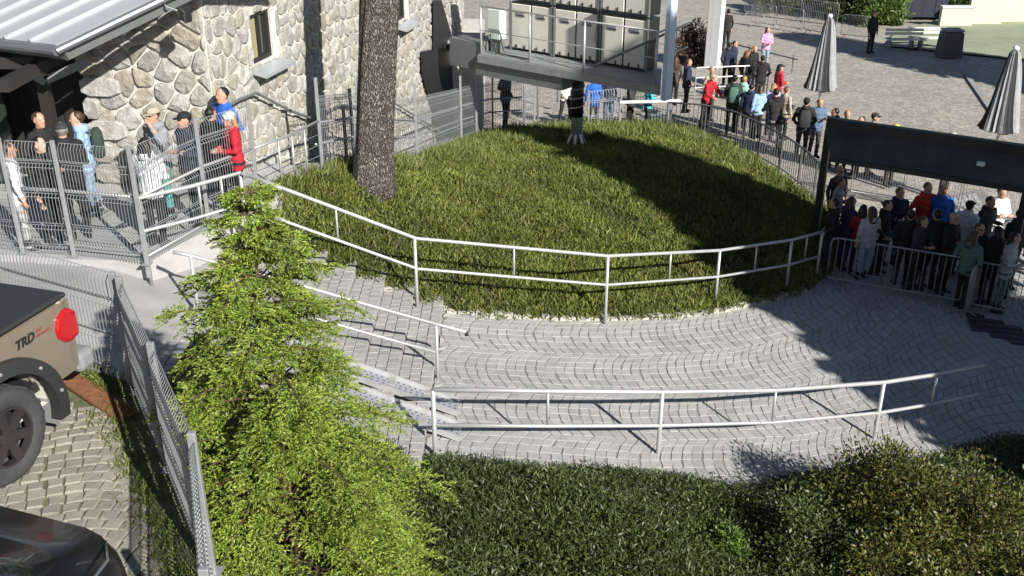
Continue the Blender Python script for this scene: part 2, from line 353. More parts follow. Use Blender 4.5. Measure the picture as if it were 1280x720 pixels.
kerb_px = [(355, 303), (400, 327), (440, 347), (480, 364), (545, 389), (620, 398), (700, 402), (780, 402), (850, 398), (900, 392), (960, 379), (1010, 364)]
kerb = [hit(a, b, pathz) for a, b in kerb_px]
kerb = [Vector((-4.75, 16.3, pathz(-4.75)))] + [k for k in kerb if k.x > -4.7] + [Vector((7.0, 20.6, 0)), Vector((7.6, 21.8, 0))]
yfar = interp_xy([(k.x, k.y) for k in kerb] + [(9, 24), (13, 26)])
near_px = [(440, 552), (545, 556), (825, 568)]
ynear = interp_xy([(-5.2, 10.9), (-2.2, 11.35), (-1.1, 11.5), (2.06, 11.75), (4.6, 12.4), (6.2, 13.2), (8, 14.0), (10, 14.2), (13, 14.4)])

# ------------------------------------------------------------ ground sheets
mb = MB()
ys = [-80, -20, 10, 28, 34, 60, 120, 300]; xs = [-200, -40, 0, 15, 40, 200]
vs = [(x, y, plazaz(x, y) - 0.06) for y in ys for x in xs]
nx = len(xs)
mb.add(vs, [(j * nx + i, j * nx + i + 1, (j + 1) * nx + i + 1, (j + 1) * nx + i) for j in range(len(ys) - 1) for i in range(nx - 1)])
ground = struct('ground', mb, M['plaza'])

# sett builder --------------------------------------------------
def sett_geo(mb, quad, top, h=0.05, jit=0.012, cut=0.06, ch=0.006):
    """a squared stone: quad = 4 ground corners (ccw from above); slightly domed top with chamfered rim"""
    c = sum((Vector(q) for q in quad), Vector()) / 4
    dz = rnd.uniform(-jit, jit) * 0.5
    lo = [Vector(q) + Vector((0, 0, -h)) for q in quad]
    mid = [Vector(q) + Vector((0, 0, top - ch + dz)) for q in quad]
    hi = [Vector(q).lerp(c, cut) + Vector((rnd.uniform(-1, 1) * 0.004, rnd.uniform(-1, 1) * 0.004, top + dz + rnd.uniform(-jit, jit) * 0.3)) for q in quad]
    mb.add(lo + mid + hi, [(0, 1, 5, 4), (1, 2, 6, 5), (2, 3, 7, 6), (3, 0, 4, 7), (4, 5, 9, 8), (5, 6, 10, 9), (6, 7, 11, 10), (7, 4, 8, 11), (8, 9, 10, 11)])

# path sheet
mb = MB(); X = np.linspace(SX0, 12.5, 70); K = 12
for i, x in enumerate(X):
    a, b = ynear(x) - 0.4, yfar(x) + 0.25
    for j in range(K): mb.v.append((x, a + (b - a) * j / (K - 1), pathz(x) - 0.004))
for i in range(len(X) - 1):
    for j in range(K - 1):
        mb.f.append((i * K + j, (i + 1) * K + j, (i + 1) * K + j + 1, i * K + j + 1)); mb.m.append(0)
path = struct('path', mb, M['joint'], True)
ROW = 0.158; NL = 4; PER = 7
sets = []
def path_pt(x, v):   # v 0..NL across lanes
    a, b = ynear(x) - 0.35, yfar(x) + 0.05
    ln = min(NL - 1e-6, max(0, v)); fr = ln - int(ln)
    xo = x - 0.20 * (1 - (2 * fr - 1) ** 2)
    return xo, a + (b - a) * v / NL
x = SX0 + 0.03; row = 0
while x < 12.2:
    for l in range(NL):
        n = PER if (ynear(x) and (yfar(x) - ynear(x)) < 5.5) else int(PER * 1.4)
        for k in range(n):
            g = 0.03; jx = rnd.uniform(-.012, .012)
            q = []
            for (dx, dk) in ((0.006, k + g), (ROW - 0.006, k + g), (ROW - 0.006, k + 1 - g), (0.006, k + 1 - g)):
                xo, yo = path_pt(x + dx + jx, l + min(0.9999, dk / n))
                q.append((max(SX0 + 0.02, xo + rnd.uniform(-.007, .007)), yo + rnd.uniform(-.007, .007), pathz(xo)))
            if q[1][0] - q[0][0] > 0.05: sets.append(q)
    x += ROW; row += 1
# the 300 largest in view as objects, the rest joined
def camdist(q):
    c = sum((Vector(a) for a in q), Vector()) / 4; return (c - Vector((0, 0, CAMH))).length if abs(c.x) < 5 else 99
sets.sort(key=camdist)
vis = [i for i, q in enumerate(sets) if q[0][1] > 11.7][:300]; visS = set(vis)
rest = MB()
for i, q in enumerate(sets):
    if i in visS:
        c = sum((Vector(a) for a in q), Vector()) / 4
        m1 = MB(); sett_geo(m1, [Vector(a) - c for a in q], 0.006, jit=.006)
        me = mesh_of(m1, 'sett'); me.materials.append(M['sett']); obj('sett', me, path, c)
    else: sett_geo(rest, q, 0.006, jit=.006)
o = part('setts', rest, M['sett'], path); tag(o, kind='stuff')

# stairs: each step a body with its own setts
stairs = tag(obj('stairs', None, None, (STOPX, 13.4, SZ0)), kind='structure')
for s in range(NSTEP):
    x1 = SX0 - s * TREAD; x0 = x1 - TREAD; z = SZ0 + (s + 1) * RISE
    ya, yb = ynear(x0) - 0.3, yfar(x0) + 0.35
    b = MB(); b.prism([(x0 - 0.06, ya), (x1, ya), (x1, yb), (x0 - 0.06, yb)], z - RISE - 0.6, z - 0.012)
    st = part('step', b, M['joint'], stairs)
    sm = MB(); ny = int((yb - ya) / 0.16)
    for r in range(3):
        for k in range(ny):
            xa = x1 - (r + 1) * TREAD / 3; y0 = ya + (yb - ya) * k / ny; off = 0.5 * (r % 2) * (yb - ya) / ny
            xe = x1 + 0.012 if r == 0 else xa + TREAD / 3 - 0.006
            q = [(xa + 0.006, y0 + 0.007 + off, z), (xe, y0 + 0.007 + off, z), (xe, y0 + (yb - ya) / ny - 0.007 + off, z), (xa + 0.006, y0 + (yb - ya) / ny - 0.007 + off, z)]
            q = [(a + rnd.uniform(-.005, .005), bb + rnd.uniform(-.006, .006), c) for a, bb, c in q]
            sett_geo(sm, q, 0.006, 0.12 if r == 0 else 0.05)
    tag(part('setts', sm, M['sett'], st), kind='stuff')

# landing left of the stairs
mb = MB(); X = np.linspace(-10.5, STOPX + 0.02, 16); Y = np.linspace(8.6, 16.6, 14)
for xx in X:
    for yy in Y: mb.v.append((xx, yy, min(3.12, pathz(xx))))
K = len(Y)
for i in range(len(X) - 1):
    for j in range(K - 1): mb.f.append((i * K + j, (i + 1) * K + j, (i + 1) * K + j + 1, i * K + j + 1)); mb.m.append(0)
landing = struct('landing', mb, M['concrete'], True)

# platform slab where the queue ends
plat_poly = [(-10.5, 14.3), (-7.35, 14.0), (-6.48, 13.86), (-5.35, 13.82), (-4.80, 14.94), (-4.2, 15.9), (-3.85, 17.3), (-3.7, 18.2), (-4.7, 18.4), (-5.03, 17.05), (-7.2, 17.3), (-10.5, 18.2)]
mb = MB(); mb.prism(plat_poly, PLATZ - 0.5, PLATZ)
platform_floor = struct('pavement', mb, M['ramp'])

# stepped ramp along the building
WB0 = Vector((-5.03, 17.0, 0)); WBD = Vector((0.228, 0.974, 0)).normalized(); WBN = Vector((WBD.y, -WBD.x, 0))
def fence_x(y): return float(np.interp(y, [15.9, 18.5, 20.8, 23.2, 27.4, 28.7, 30, 31.2], [-4.2, -3.57, -3.2, -2.35, -1.42, -1.02, -0.5, 0.6]))
def wall_x(y): return WB0.x + (y - WB0.y) * WBD.x / WBD.y
ramp = tag(obj('ramp', None, None, (-4, 18, PLATZ)), kind='structure')
y = 18.2; k = 0
while y < 31:
    y2 = y + 0.6; z = rampz(y + 0.3) - 0.004 * k
    b = MB(); b.prism([(wall_x(y) - 0.3, y), (fence_x(y) + 0.08, y), (fence_x(y2) + 0.08, y2), (wall_x(y2) - 0.3, y2)], z - 0.7, z)
    part('step', b, M['ramp'], ramp); y = y2; k += 1

# mound between path and ramp
front = [Vector(k) for k in kerb]
front[0] = Vector((-4.55, 15.9, 2.75)); 
back = [Vector(p) for p in [(-4.3, 16.1, 3.15), (-3.75, 17.4, 3.15), (-3.5, 18.5, 2.95), (-3.12, 20.8, 2.45), (-2.27, 23.2, 1.68), (-1.34, 27.4, 0.82), (-0.9, 28.9, 0.55), (-0.3, 30.2, 0.35), (0.8, 31.1, 0.2), (4.1, 32.4, 0.05), (5.5, 31.5, 0.03), (6.7, 28.7, 0.03), (7.6, 24.6, 0.03), (7.65, 22.3, 0.03)]]
def resample(pts, n):
    d = [0]
    for a, b in zip(pts, pts[1:]): d.append(d[-1] + (b - a).length)
    return [Vector([float(np.interp(d[-1] * i / (n - 1), d, [p[c] for p in pts])) for c in range(3)]) for i in range(n)]
NU, NV = 60, 40
fr = resample(front, NU); bk = resample(back, NU)
mb = MB()
def nz2(x, y): return 0.5 * sin(1.3 * x + 0.7 * y) + 0.3 * sin(2.9 * x - 1.7 * y + 1) + 0.2 * sin(5.1 * y + 2.2 * x)
for i in range(NU):
    for j in range(NV):
        v = j / (NV - 1); p = fr[i].lerp(bk[i], v); s = i / (NU - 1)
        bul = (0.75 * sin(pi * min(1, v * 1.05)) ** 0.8 * (0.35 + 0.65 * sin(pi * s))) if 0 < v < 1 else 0
        edge = min(1, v * 8, (1 - v) * 8)
        p.z += bul + edge * 0.06 * nz2(p.x * 1.4, p.y * 1.4); mb.v.append(tuple(p))
for i in range(NU - 1):
    for j in range(NV - 1): mb.f.append((i * NV + j, (i + 1) * NV + j, (i + 1) * NV + j + 1, i * NV + j + 1)); mb.m.append(0)
mound = struct('mound', mb, M['soil'], True)
mound_bvh = BVHTree.FromPolygons([Vector(v) for v in mb.v], mb.f)
def mz(x, y, d=0.5):
    h = mound_bvh.ray_cast(Vector((x, y, 20)), Vector((0, 0, -1)))
    return h[0].z if h[0] is not None else d

# foreground planting bed
LOTZ = 4.0
def bedz(x, y):
    base = pathz(max(x, SX0 + 0.01)) - 0.10
    if x < -1.2: base = SZ0 - 0.1 + min(1.0, (-1.2 - x) / 2.4) * (1.2 if y > 10.5 else 2.6)
    return base + 0.12 * nz2(x, y) * min(1, max(0, (ynear(x) - y) * 0.7))
mb = MB(); X = np.linspace(-3.6, 14, 60); V = np.linspace(0, 1, 30); K = 30
for xx in X:
    for v in V:
        yy = 2.0 + (ynear(xx) - 0.12 - 2.0) * v; mb.v.append((xx, yy, bedz(xx, yy)))
for i in range(len(X) - 1):
    for j in range(K - 1): mb.f.append((i * K + j, (i + 1) * K + j, (i + 1) * K + j + 1, i * K + j + 1)); mb.m.append(0)
bed = struct('planting_bed', mb, M['soil'], True)

# parking lot at the upper level
lotpoly = [(-14, -6), (-1.0, -6), (-1.3, 3.2), (-2.18, 6.07), (-3.68, 8.88), (-5.0, 9.55), (-14, 11.5)]
mb = MB(); mb.prism(lotpoly, 0.0, LOTZ - 0.012)
lot = struct('parking_lot', mb, M['lot_joint'])
cnt = 0; lm = MB()
def in_lot(x, y): return y < 8.45 and (x < np.interp(y, [3.2, 6.07, 8.8], [-1.72, -2.6, -4.05])) and x > -6
for ry in range(0, 50):                               # shallow fan rows
    off = rnd.uniform(0, .1)
    for kx in range(0, 36):
        u = kx * 0.142 + off; w = 3.4 + ry * 0.128
        ph_ = (u + 0.35 * sin(w * .9)) * pi / 0.95
        cx, cy = -6.2 + u, w - 0.11 * cos(ph_) - 0.3
        if not in_lot(cx, cy): continue
        an = math.atan(0.11 * pi / 0.95 * sin(ph_)); hx, hy = 0.067 + rnd.uniform(-.006, .003), 0.061 * cos(an); q = []
        ca_, sa_ = cos(an), sin(an)
        for dx, dy in ((-hx, -hy), (hx, -hy), (hx, hy), (-hx, hy)):
            q.append((cx + dx * ca_ - dy * sa_ + rnd.uniform(-.010, .010), cy + dx * sa_ + dy * ca_ + rnd.uniform(-.010, .010), LOTZ))
        d = (Vector(q[0]) - Vector((0, 0, CAMH))).length
        p2 = Vector(q[0])
        if p2.y > 5.2 and p2.x > -4.9 and cnt < 300:
            c = sum((Vector(a) for a in q), Vector()) / 4; m1 = MB(); sett_geo(m1, [Vector(a) - c for a in q], 0.010, ch=.010, cut=.1)
            me = mesh_of(m1, 'sett'); me.materials.append(M['lot_sett']); obj('sett', me, lot, c); cnt += 1
        else: sett_geo(lm, q, 0.010, ch=.010, cut=.1)
tag(part('setts', lm, M['lot_sett'], lot), kind='stuff')

# kerb stones along the mound
kt = tag(obj('kerb', None, None, kerb[2]), kind='structure')
kpts = resample([k for k in kerb if k.x < 6.6], 75)
for a, b in zip(kpts, kpts[1:]):
    d = (b - a); d.z = 0; d.normalize(); n = Vector((-d.y, d.x, 0)); c = (a + b) / 2; L = (b - a).length
    w = rnd.uniform(.10, .15); h = rnd.uniform(.05, .09)
    m1 = MB(); q = [a + d * .01, b - d * .01, b - d * .01 + n * w, a + d * .01 + n * w]
    q = [Vector((p.x + rnd.uniform(-.015, .015) - kt.location.x, p.y + rnd.uniform(-.015, .015) - kt.location.y, pathz(p.x) - kt.location.z)) for p in q]
    sett_geo(m1, q, h, 0.2, 0.02, 0.14); me = mesh_of(m1, 'kerb_stone'); me.materials.append(M['kerb']); obj('kerb_stone', me, kt)

# ------------------------------------------------------------ stone building
def voronoi(w, h, sx, sy, seed, holes=()):
    r = random.Random(seed); pts = []
    nyy = max(1, round(h / sy)); nxx = max(1, round(w / sx))
    for j in range(-2, nyy + 2):
        for i in range(-2, nxx + 2):
            pts.append(((i + 0.5 + 0.5 * (j % 2) + r.uniform(-.36, .36)) * w / nxx, (j + 0.5 + r.uniform(-.36, .36)) * h / nyy))
    cells = []
    for k, (cx, cy) in enumerate(pts):
        if not (-.3 < cx < w + .3 and -.3 < cy < h + .3): continue
        if any(a < cx < b and c < cy < d for a, b, c, d in holes): continue
        poly = [(cx - 1.5, cy - 1.5), (cx + 1.5, cy - 1.5), (cx + 1.5, cy + 1.5), (cx - 1.5, cy + 1.5)]
        near = sorted(pts, key=lambda p: (p[0] - cx) ** 2 + (p[1] - cy) ** 2)[1:16]
        hp = [((q[0] - cx), (q[1] - cy), ((q[0] ** 2 + q[1] ** 2) - (cx ** 2 + cy ** 2)) / 2) for q in near]
        hp += [(-1, 0, 0), (1, 0, w), (0, -1, 0), (0, 1, h)]
        for a, b, c, d in holes:   # keep clear of openings on the nearest side
            dx = max(a - cx, 0, cx - b); dy = max(c - cy, 0, cy - d)
            if dx > 1.2 or dy > 1.2: continue
            if dx >= dy: hp.append((1, 0, a) if cx < a else (-1, 0, -b))
            else: hp.append((0, 1, c) if cy < c else (0, -1, -d))
        for a, b, c in hp:
            out = []
            for i in range(len(poly)):
                p, q = poly[i], poly[(i + 1) % len(poly)]
                dp, dq = a * p[0] + b * p[1] - c, a * q[0] + b * q[1] - c
                if dp <= 0: out.append(p)
                if (dp < 0 < dq) or (dq < 0 < dp):
                    t = dp / (dp - dq); out.append((p[0] + (q[0] - p[0]) * t, p[1] + (q[1] - p[1]) * t))
            poly = out
            if len(poly) < 3: break
        if len(poly) >= 3: cells.append((cx, cy, poly))
    return cells
def stone_geo(poly, r):
    """polygon in the wall plane -> rough bulging stone (x along, y up, z out)"""
    cx = sum(p[0] for p in poly) / len(poly); cy = sum(p[1] for p in poly) / len(poly)
    pts = []
    n = len(poly)
    for i in range(n):                                  # soften corners
        p, q = poly[i], poly[(i + 1) % n]
        for t in (0.22, 0.78): pts.append((p[0] + (q[0] - p[0]) * t, p[1] + (q[1] - p[1]) * t))
    def ring(k, z, j):
        out = []
        for p in pts:
            dx, dy = p[0] - cx, p[1] - cy; L = math.hypot(dx, dy) + 1e-6; s = max(0.3, (L - k) / L)
            out.append((dx * s, dy * s, z + r.uniform(-j, j)))
        return out
    b = r.uniform(.03, .06); rings = [ring(.020, -.05, 0), ring(.022, b * .45, .008), ring(.05, b * .85, .014)]
    m = MB(); m.loft(rings, cap=False); N = len(pts); ci = len(m.v)
    tx, ty = r.uniform(-.03, .03), r.uniform(-.03, .03)
    m.v.append((tx, ty, b + r.uniform(-.012, .025)))
    for j in range(N): m.f.append((2 * N + j, 2 * N + (j + 1) % N, ci)); m.m.append(0)
    return m, cx, cy

bld = thing('stone_building', 'pale rubble stone building with a white framed window beside the stepped ramp', 'building', (-5.03, 17.0, PLATZ))
WA0 = Vector((-7.25, 17.25, 0)); WA1 = WB0.copy(); WAD = (WA1 - WA0).normalized(); WAN = Vector((WAD.y, -WAD.x, 0))
ZB0, ZT = -0.2, 7.0
def onB(px, py):
    p = hitplane(px, py, WB0, WBN); return (p - WB0).dot(WBD), p.z
LB = 15.5; LA = (WA1 - WA0).length
c4 = [onB(310, 20), onB(337, 10), onB(318, 76), onB(343, 74)]
w0, w1 = (c4[0][0] + c4[2][0]) / 2, (c4[1][0] + c4[3][0]) / 2
wz1, wz0 = (c4[0][1] + c4[1][1]) / 2, (c4[2][1] + c4[3][1]) / 2
v0 = onB(502, 24); win2 = (v0[0] - .35, v0[0] + .35, v0[1] - .02, v0[1] + 1.0)
holes = [(w0, w1, wz0 - ZB0, wz1 - ZB0), (win2[0], win2[1], win2[2] - ZB0, win2[3] - ZB0)]
def in_holes(s, z): return any(a - .01 < s < b + .01 and c - .01 < z - ZB0 < d + .01 for a, b, c, d in holes)
# mortar body: wall B as strips around the openings
mbw = MB()
def slab(s0, s1, z0, z1, th=0.45):
    if s1 - s0 < 1e-3 or z1 - z0 < 1e-3: return
    c = WB0 + WBD * ((s0 + s1) / 2) - WBN * (th / 2) + Vector((0, 0, (z0 + z1) / 2))
    mbw.box(c, (s1 - s0, th, z1 - z0), 0, (WBD, WBN, Vector((0, 0, 1))))
hz = sorted([(a, b, c + ZB0, d + ZB0) for a, b, c, d in holes])
ss = 0
for a, b, c, d in hz:
    slab(ss, a, ZB0, ZT); slab(a, b, ZB0, c); slab(a, b, d, ZT); ss = b
slab(ss, LB, ZB0, ZT)
c = WA0 + WAD * (LA / 2 - .1) - WAN * 0.24 + Vector((0, 0, (ZB0 + ZT) / 2)); mbw.box(c, (LA - .25, 0.45, ZT - ZB0), 0, (WAD, WAN, Vector((0, 0, 1))))
c = WA0 + WAD * .2 - WAN * 2.1 + Vector((0, 0, (ZB0 + ZT) / 2)); mbw.box(c, (0.4, 3.6, ZT - ZB0), 0, (WAD, WAN, Vector((0, 0, 1))))
wall = part('wall', mbw, M['mortar'], bld)
sr = random.Random(3); cand = []
def frame(o, d, n, s, z): return o + d * s + Vector((0, 0, z)), d, Vector((0, 0, 1)), n
for cells, o_, d_, n_ in ((voronoi(LB, ZT - ZB0, .34, .33, 5, holes), WB0, WBD, WBN), (voronoi(LA, ZT - ZB0, .38, .34, 9), WA0, WAD, WAN)):
    for cx, cy, poly in cells:
        area = abs(sum(poly[i][0] * poly[(i + 1) % len(poly)][1] - poly[(i + 1) % len(poly)][0] * poly[i][1] for i in range(len(poly)))) / 2
        if area < 0.012: continue
        m1, sx, sy = stone_geo(poly, sr); p = o_ + d_ * sx + Vector((0, 0, sy + ZB0))
        lowz = (rampz(p.y) if o_ is WB0 else PLATZ) - .1
        upz = (CAMH - 0.158 * p.y + .25)
        cand.append((p.y if lowz < p.z < upz else 99, p, m1, d_, n_))
# quoins on the left corner
zc = ZB0; kk = 0
while zc < ZT:
    hq = sr.uniform(.34, .46); lw = sr.uniform(.5, .75) if kk % 2 else sr.uniform(.25, .4)
    poly = [(-.06, zc), (lw, zc), (lw, zc + hq), (-.06, zc + hq)]
    m1, sx, sy = stone_geo(poly, sr)
    m1.v = [(a, b2, c2 * 1.3 + .03) for a, b2, c2 in m1.v]
    p = WA0 + WAD * sx + Vector((0, 0, sy)) + WAN * .03; cand.append((p.y if PLATZ - .1 < p.z < 6.6 else 99, p, m1, WAD, WAN)); zc += hq; kk += 1
cand.sort(key=lambda t: t[0]); rest = MB()
for i, (key, p, m1, d_, n_) in enumerate(cand):
    vw = [d_ * a + Vector((0, 0, b)) + n_ * c for a, b, c in m1.v]
    if i < 300 and key < 90:
        m2 = MB(); m2.v = [tuple(v) for v in vw]; m2.f = m1.f; m2.m = m1.m
        me = mesh_of(m2, 'stone'); me.materials.append(M['stone']); obj('stone', me, wall, p - bld.location)
    else: rest.add([v + p for v in vw], m1.f)
tag(part('stones', rest, M['stone'], wall), kind='stuff')
# window with frame, blind, panes, sill
def bpt(s, z, n=0): return WB0 + WBD * s + WBN * n + Vector((0, 0, z))
def bbox(m, s0, s1, z0, z1, n0, n1): m.box(bpt((s0 + s1) / 2, (z0 + z1) / 2, (n0 + n1) / 2), (s1 - s0, n1 - n0, z1 - z0), 0, (WBD, WBN, Vector((0, 0, 1))))
for (a, b, c, d), nm in (((w0, w1, wz0, wz1), 0), (win2, 1)):
    win = part('window', (lambda m: (bbox(m, a, b, c, d, -.13, -.11), m)[1])(MB()), M['glass'], bld)
    f = MB(); fw = .07
    for (s0, s1, z0, z1) in ((a, a + fw, c, d), (b - fw, b, c, d), (a + fw, b - fw, d - fw, d), (a + fw, b - fw, c, c + fw), ((a + b) / 2 - .04, (a + b) / 2 + .04, c + fw, d - fw)):
        bbox(f, s0, s1, z0, z1, -.105, -.045)
    part('frame', f, M['dark_wood'], win)
    f = MB(); bbox(f, a + fw, a + (b - a) * .45, c + fw, d - fw, -.108, -.095); part('blind', f, M['blind'], win)
    f = MB(); bbox(f, b + .002, b + .06, c - .05, d + .02, -.12, .06); part('reveal', f, M['white'], win)
    f = MB(); s0, s1 = a - .14, b + .22
    vv = [bpt(s0, c - .01, -.2), bpt(s1, c - .01, -.2), bpt(s1, c - .14, .30), bpt(s0, c - .14, .30), bpt(s0, c - .09, -.2), bpt(s1, c - .09, -.2), bpt(s1, c - .20, .30), bpt(s0, c - .20, .30)]
    f.add(vv, [(0, 1, 2, 3), (4, 7, 6, 5), (0, 4, 5, 1), (1, 5, 6, 2), (2, 6, 7, 3), (3, 7, 4, 0)]); part('sill', f, M['roof'], win)
# wall hand rail in two runs
def wall_rail(pxs, rad=.028):
    pts = [hitplane(a, b, WB0 + WBN * .16, WBN) for a, b in pxs]
    m = MB(); m.tube(pts, rad, 8)
    m2 = [(p, p - WBN * .18 - Vector((0, 0, .06))) for p in pts]
    return m, m2
for pxs in ([(262, 145), (300, 124), (320, 116), (362, 138), (395, 150)], [(400, 147), (425, 131), (455, 134), (492, 128), (530, 152), (556, 168)]):
    m, br = wall_rail(pxs); hr = thing('wall_handrail', 'dark steel handrail fixed to the stone wall ' + ('beside the window' if pxs[0][0] < 300 else 'behind the big tree trunk'), 'handrail', pts0 := Vector(m.v[0]))
    part('rail', m, M['fascia'], hr)
    for p, q in br: b = MB(); b.tube([p, q], .014, 6); part('bracket', b, M['fascia'], hr)
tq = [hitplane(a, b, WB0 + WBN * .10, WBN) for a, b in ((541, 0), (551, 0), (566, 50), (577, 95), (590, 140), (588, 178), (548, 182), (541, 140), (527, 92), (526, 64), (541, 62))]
t = thing('dark_sheet', 'thin dark charcoal sheet against the stone wall beside the steel platform', 'dark_sheet', tq[6])  # thin dark sheet standing in for the dark wedge on the wall
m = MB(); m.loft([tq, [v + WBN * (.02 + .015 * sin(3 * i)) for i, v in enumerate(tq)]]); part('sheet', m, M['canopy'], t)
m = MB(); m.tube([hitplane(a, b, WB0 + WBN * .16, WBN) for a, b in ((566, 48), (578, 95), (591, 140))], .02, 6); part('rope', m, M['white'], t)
# porch at the left: zinc roof over dark timber entrance
porch = thing('entrance_porch', 'dark timber entrance porch with pale standing seam metal roof and gutter', 'porch', (-8.5, 17.4, PLATZ))
C0 = W(70, 57, 6.0); ed = (W(0, 49, 6.0) - C0).normalized(); rk = Vector((0.42, 0.88, 0.20)).normalized()
rk = (W(188, 0, 6.55) - C0).normalized()
nrm = ed.cross(rk); nrm = nrm if nrm.z > 0 else -nrm; nrm.normalize()
pw = .52
for i in range(10):
    a = C0 + ed * (pw * i); m = MB()
    m.box(a + ed * (pw / 2) + rk * 2.6, (pw - .012, 5.2, .03), 0, (ed, rk, nrm)); part('roof_panel', m, M['roof'], porch)
    m = MB(); m.box(a + ed * (pw) + rk * 2.6 + nrm * .035, (.025, 5.2, .05), 0, (ed, rk, nrm)); part('seam', m, M['roof'], porch)
m = MB(); g0 = C0 - nrm * .03 - rk * .10 - ed * .12; m.tube([g0 + ed * 5.2, g0], .075, 10); part('gutter', m, M['gutter'], porch)
m = MB(); m.tube([g0, g0 + rk * 3.4], .06, 10); part('verge_trim', m, M['gutter'], porch)
m = MB(); m.box(C0 + ed * 2.4 + rk * .02 - nrm * .14, (5.0, .04, .22), 0, (ed, rk, nrm)); m.box(C0 + rk * 2.2 - nrm * .16 - ed * .03, (.05, 4.4, .22), 0, (ed, rk, nrm)); part('fascia', m, M['fascia'], porch)
m = MB(); q = W(100, 13, 6.25); m.tube([q, q + Vector((.35, .42, .10))], .055, 8); part('roof_pipe', m, M['gutter'], porch)
for i in range(16):
    m = MB(); m.box((-7.42 - i * .2, 17.75 + i * .03 + (i % 2) * .015, 4.75), (.19, .06, 3.3)); part('board', m, M['dark_wood'], porch)
m = MB(); m.box((-7.38, 16.2, 5.55), (.16, 2.9, .18)); m.box((-8.9, 16.0, 5.62), (2.9, .16, .18)); part('beam', m, M['dark_wood'], porch)
m = MB(); m.box((-7.62, 16.55, 4.4), (.17, .17, 2.5)); part('post', m, M['dark_wood'], porch)
pa, pb, pc = hitplane(40, 90, Vector((0, 16.45, 0)), Vector((0, 1, 0))), hitplane(58, 100, Vector((0, 16.45, 0)), Vector((0, 1, 0))), hitplane(112, 76, Vector((0, 16.45, 0)), Vector((0, 1, 0)))
m = MB(); m.beam(pa, pb, .05, .2); m.beam(pb, pc, .05, .13); part('trim_board', m, M['trim'], porch)
m = MB(); m.box((-9.6, 17.1, 4.6), (2.0, .05, 2.6)); part('door', m, M['glass'], porch)
# flood lamp and small camera
fl = thing('flood_lamp', 'black floodlight on a bent arm high on the stone wall', 'lamp', hitplane(232, 18, WB0 + WBN * .2, WBN))
L0 = fl.location.copy(); m = MB(); m.box(L0, (.22, .12, .20), 0, (WBD, (WBN + Vector((0, 0, -.7))).normalized(), Vector((0, 0, 1)))); bevel(part('housing', m, M['lamp'], fl), .02)
m = MB(); m.tube([L0 + Vector((-.1, 0, .05)), L0 + Vector((-.28, -.02, .12)), L0 + Vector((-.36, .1, .22)), L0 - WBN * .25 + Vector((-.2, 0, .24))], .018, 6); part('arm', m, M['trim'], fl)
fl = thing('wall_spotlight', 'small white spotlight under the porch eave at the wall corner', 'lamp', hitplane(152, 42, WA0 + WAN * .15, WAN))
L0 = fl.location.copy(); m = MB(); m.tube([L0, L0 + Vector((.10, .06, .07))], .045, 8); part('housing', m, M['white'], fl)
m = MB(); m.tube([L0 + Vector((.08, .05, .06)), L0 - WAN * .2], .015, 6); part('arm', m, M['lamp'], fl)

# ------------------------------------------------------------ rails and fences
def rail_run(name, label, tops, fulls, shorts, r=.030, low=0.55, ground=None, hgt=1.05, start_drop=False, mt='rail', cat='railing'):
    """tops: world points of the top rail; fulls/shorts: parameters (index, t)"""
    base = ground(tops[0].x, tops[0].y) if ground else tops[0].z - hgt
    t = thing(name, label, cat, (tops[0].x, tops[0].y, base))
    m = MB(); m.tube(tops, r, 10); part('top_rail', m, M[mt], t, True)
    lows = [p - Vector((0, 0, low)) for p in tops]
    m = MB(); m.tube(lows, r * .85, 10); part('lower_rail', m, M[mt], t, True)
    def at(i, f): return tops[i].lerp(tops[i + 1], f)
    for i, f in fulls:
        p = at(i, f); gz = (ground(p.x, p.y) if ground else p.z - hgt) - .25
        m = MB(); m.tube([p, (p.x, p.y, gz)], r * .95, 10); part('post', m, M[mt], t, True)
    for i, f in shorts:
        p = at(i, f); m = MB(); m.tube([p, p - Vector((0, 0, low))], r * .6, 8); part('baluster', m, M[mt], t, True)
    return t
def top_from_px(px, zf, h): return [hit(a, b, lambda x, y: zf(x, y) + h) for a, b in px]
# railing round the mound
tops = [Vector(p) for p in [W(302, 217, 4.2), W(318, 222, 4.15)]] 
mr_px = [(520, 298, 1.75 + 1.0), (760, 320, 1.2 + 1.0), (900, 313, .62 + 1.0), (990, 300, .28 + 1.05), (1028, 290, .1 + 1.08)]
tops += [W(*p) for p in mr_px]
rail_run('handrail', 'long pale steel handrail curving along the grassy mound above the cobbled path', tops,
         [(1, .99), (2, 1), (3, 1), (4, 1), (5, 1)], [(1, .48), (2, .5), (3, .54), (4, .5), (5, .5)], ground=lambda x, y: max(mz(x, y, pathz(x)), pathz(x)))
# railing on the outer edge of the platform
tops = [W(167, 252, 4.15), W(172, 248, 4.2), W(238, 233, 4.2), W(300, 216, 4.2), W(316, 221, 4.2), W(352, 236, 4.2)]
rail_run('handrail', 'short pale handrail in front of the mesh fence where the queue waits', tops, [(0, 1), (3, 0), (4, .2)], [(2, .15), (2, .6)], ground=lambda x, y: PLATZ - .1, low=.5)
# near railing above the foreground bed
nz = lambda x, y: pathz(x)
tops = top_from_px([(541, 487), (685, 489), (828, 490), (970, 488), (1105, 478), (1172, 468), (1230, 457)], nz, 1.03)
rail_run('handrail', 'pale steel handrail on the near edge of the cobbled path above the shrubs', tops, [(0, 0), (1, 1), (3, 1)], [(0, 1), (2, 1), (4, 1)], ground=lambda x, y: pathz(x) - .3, r=.034)
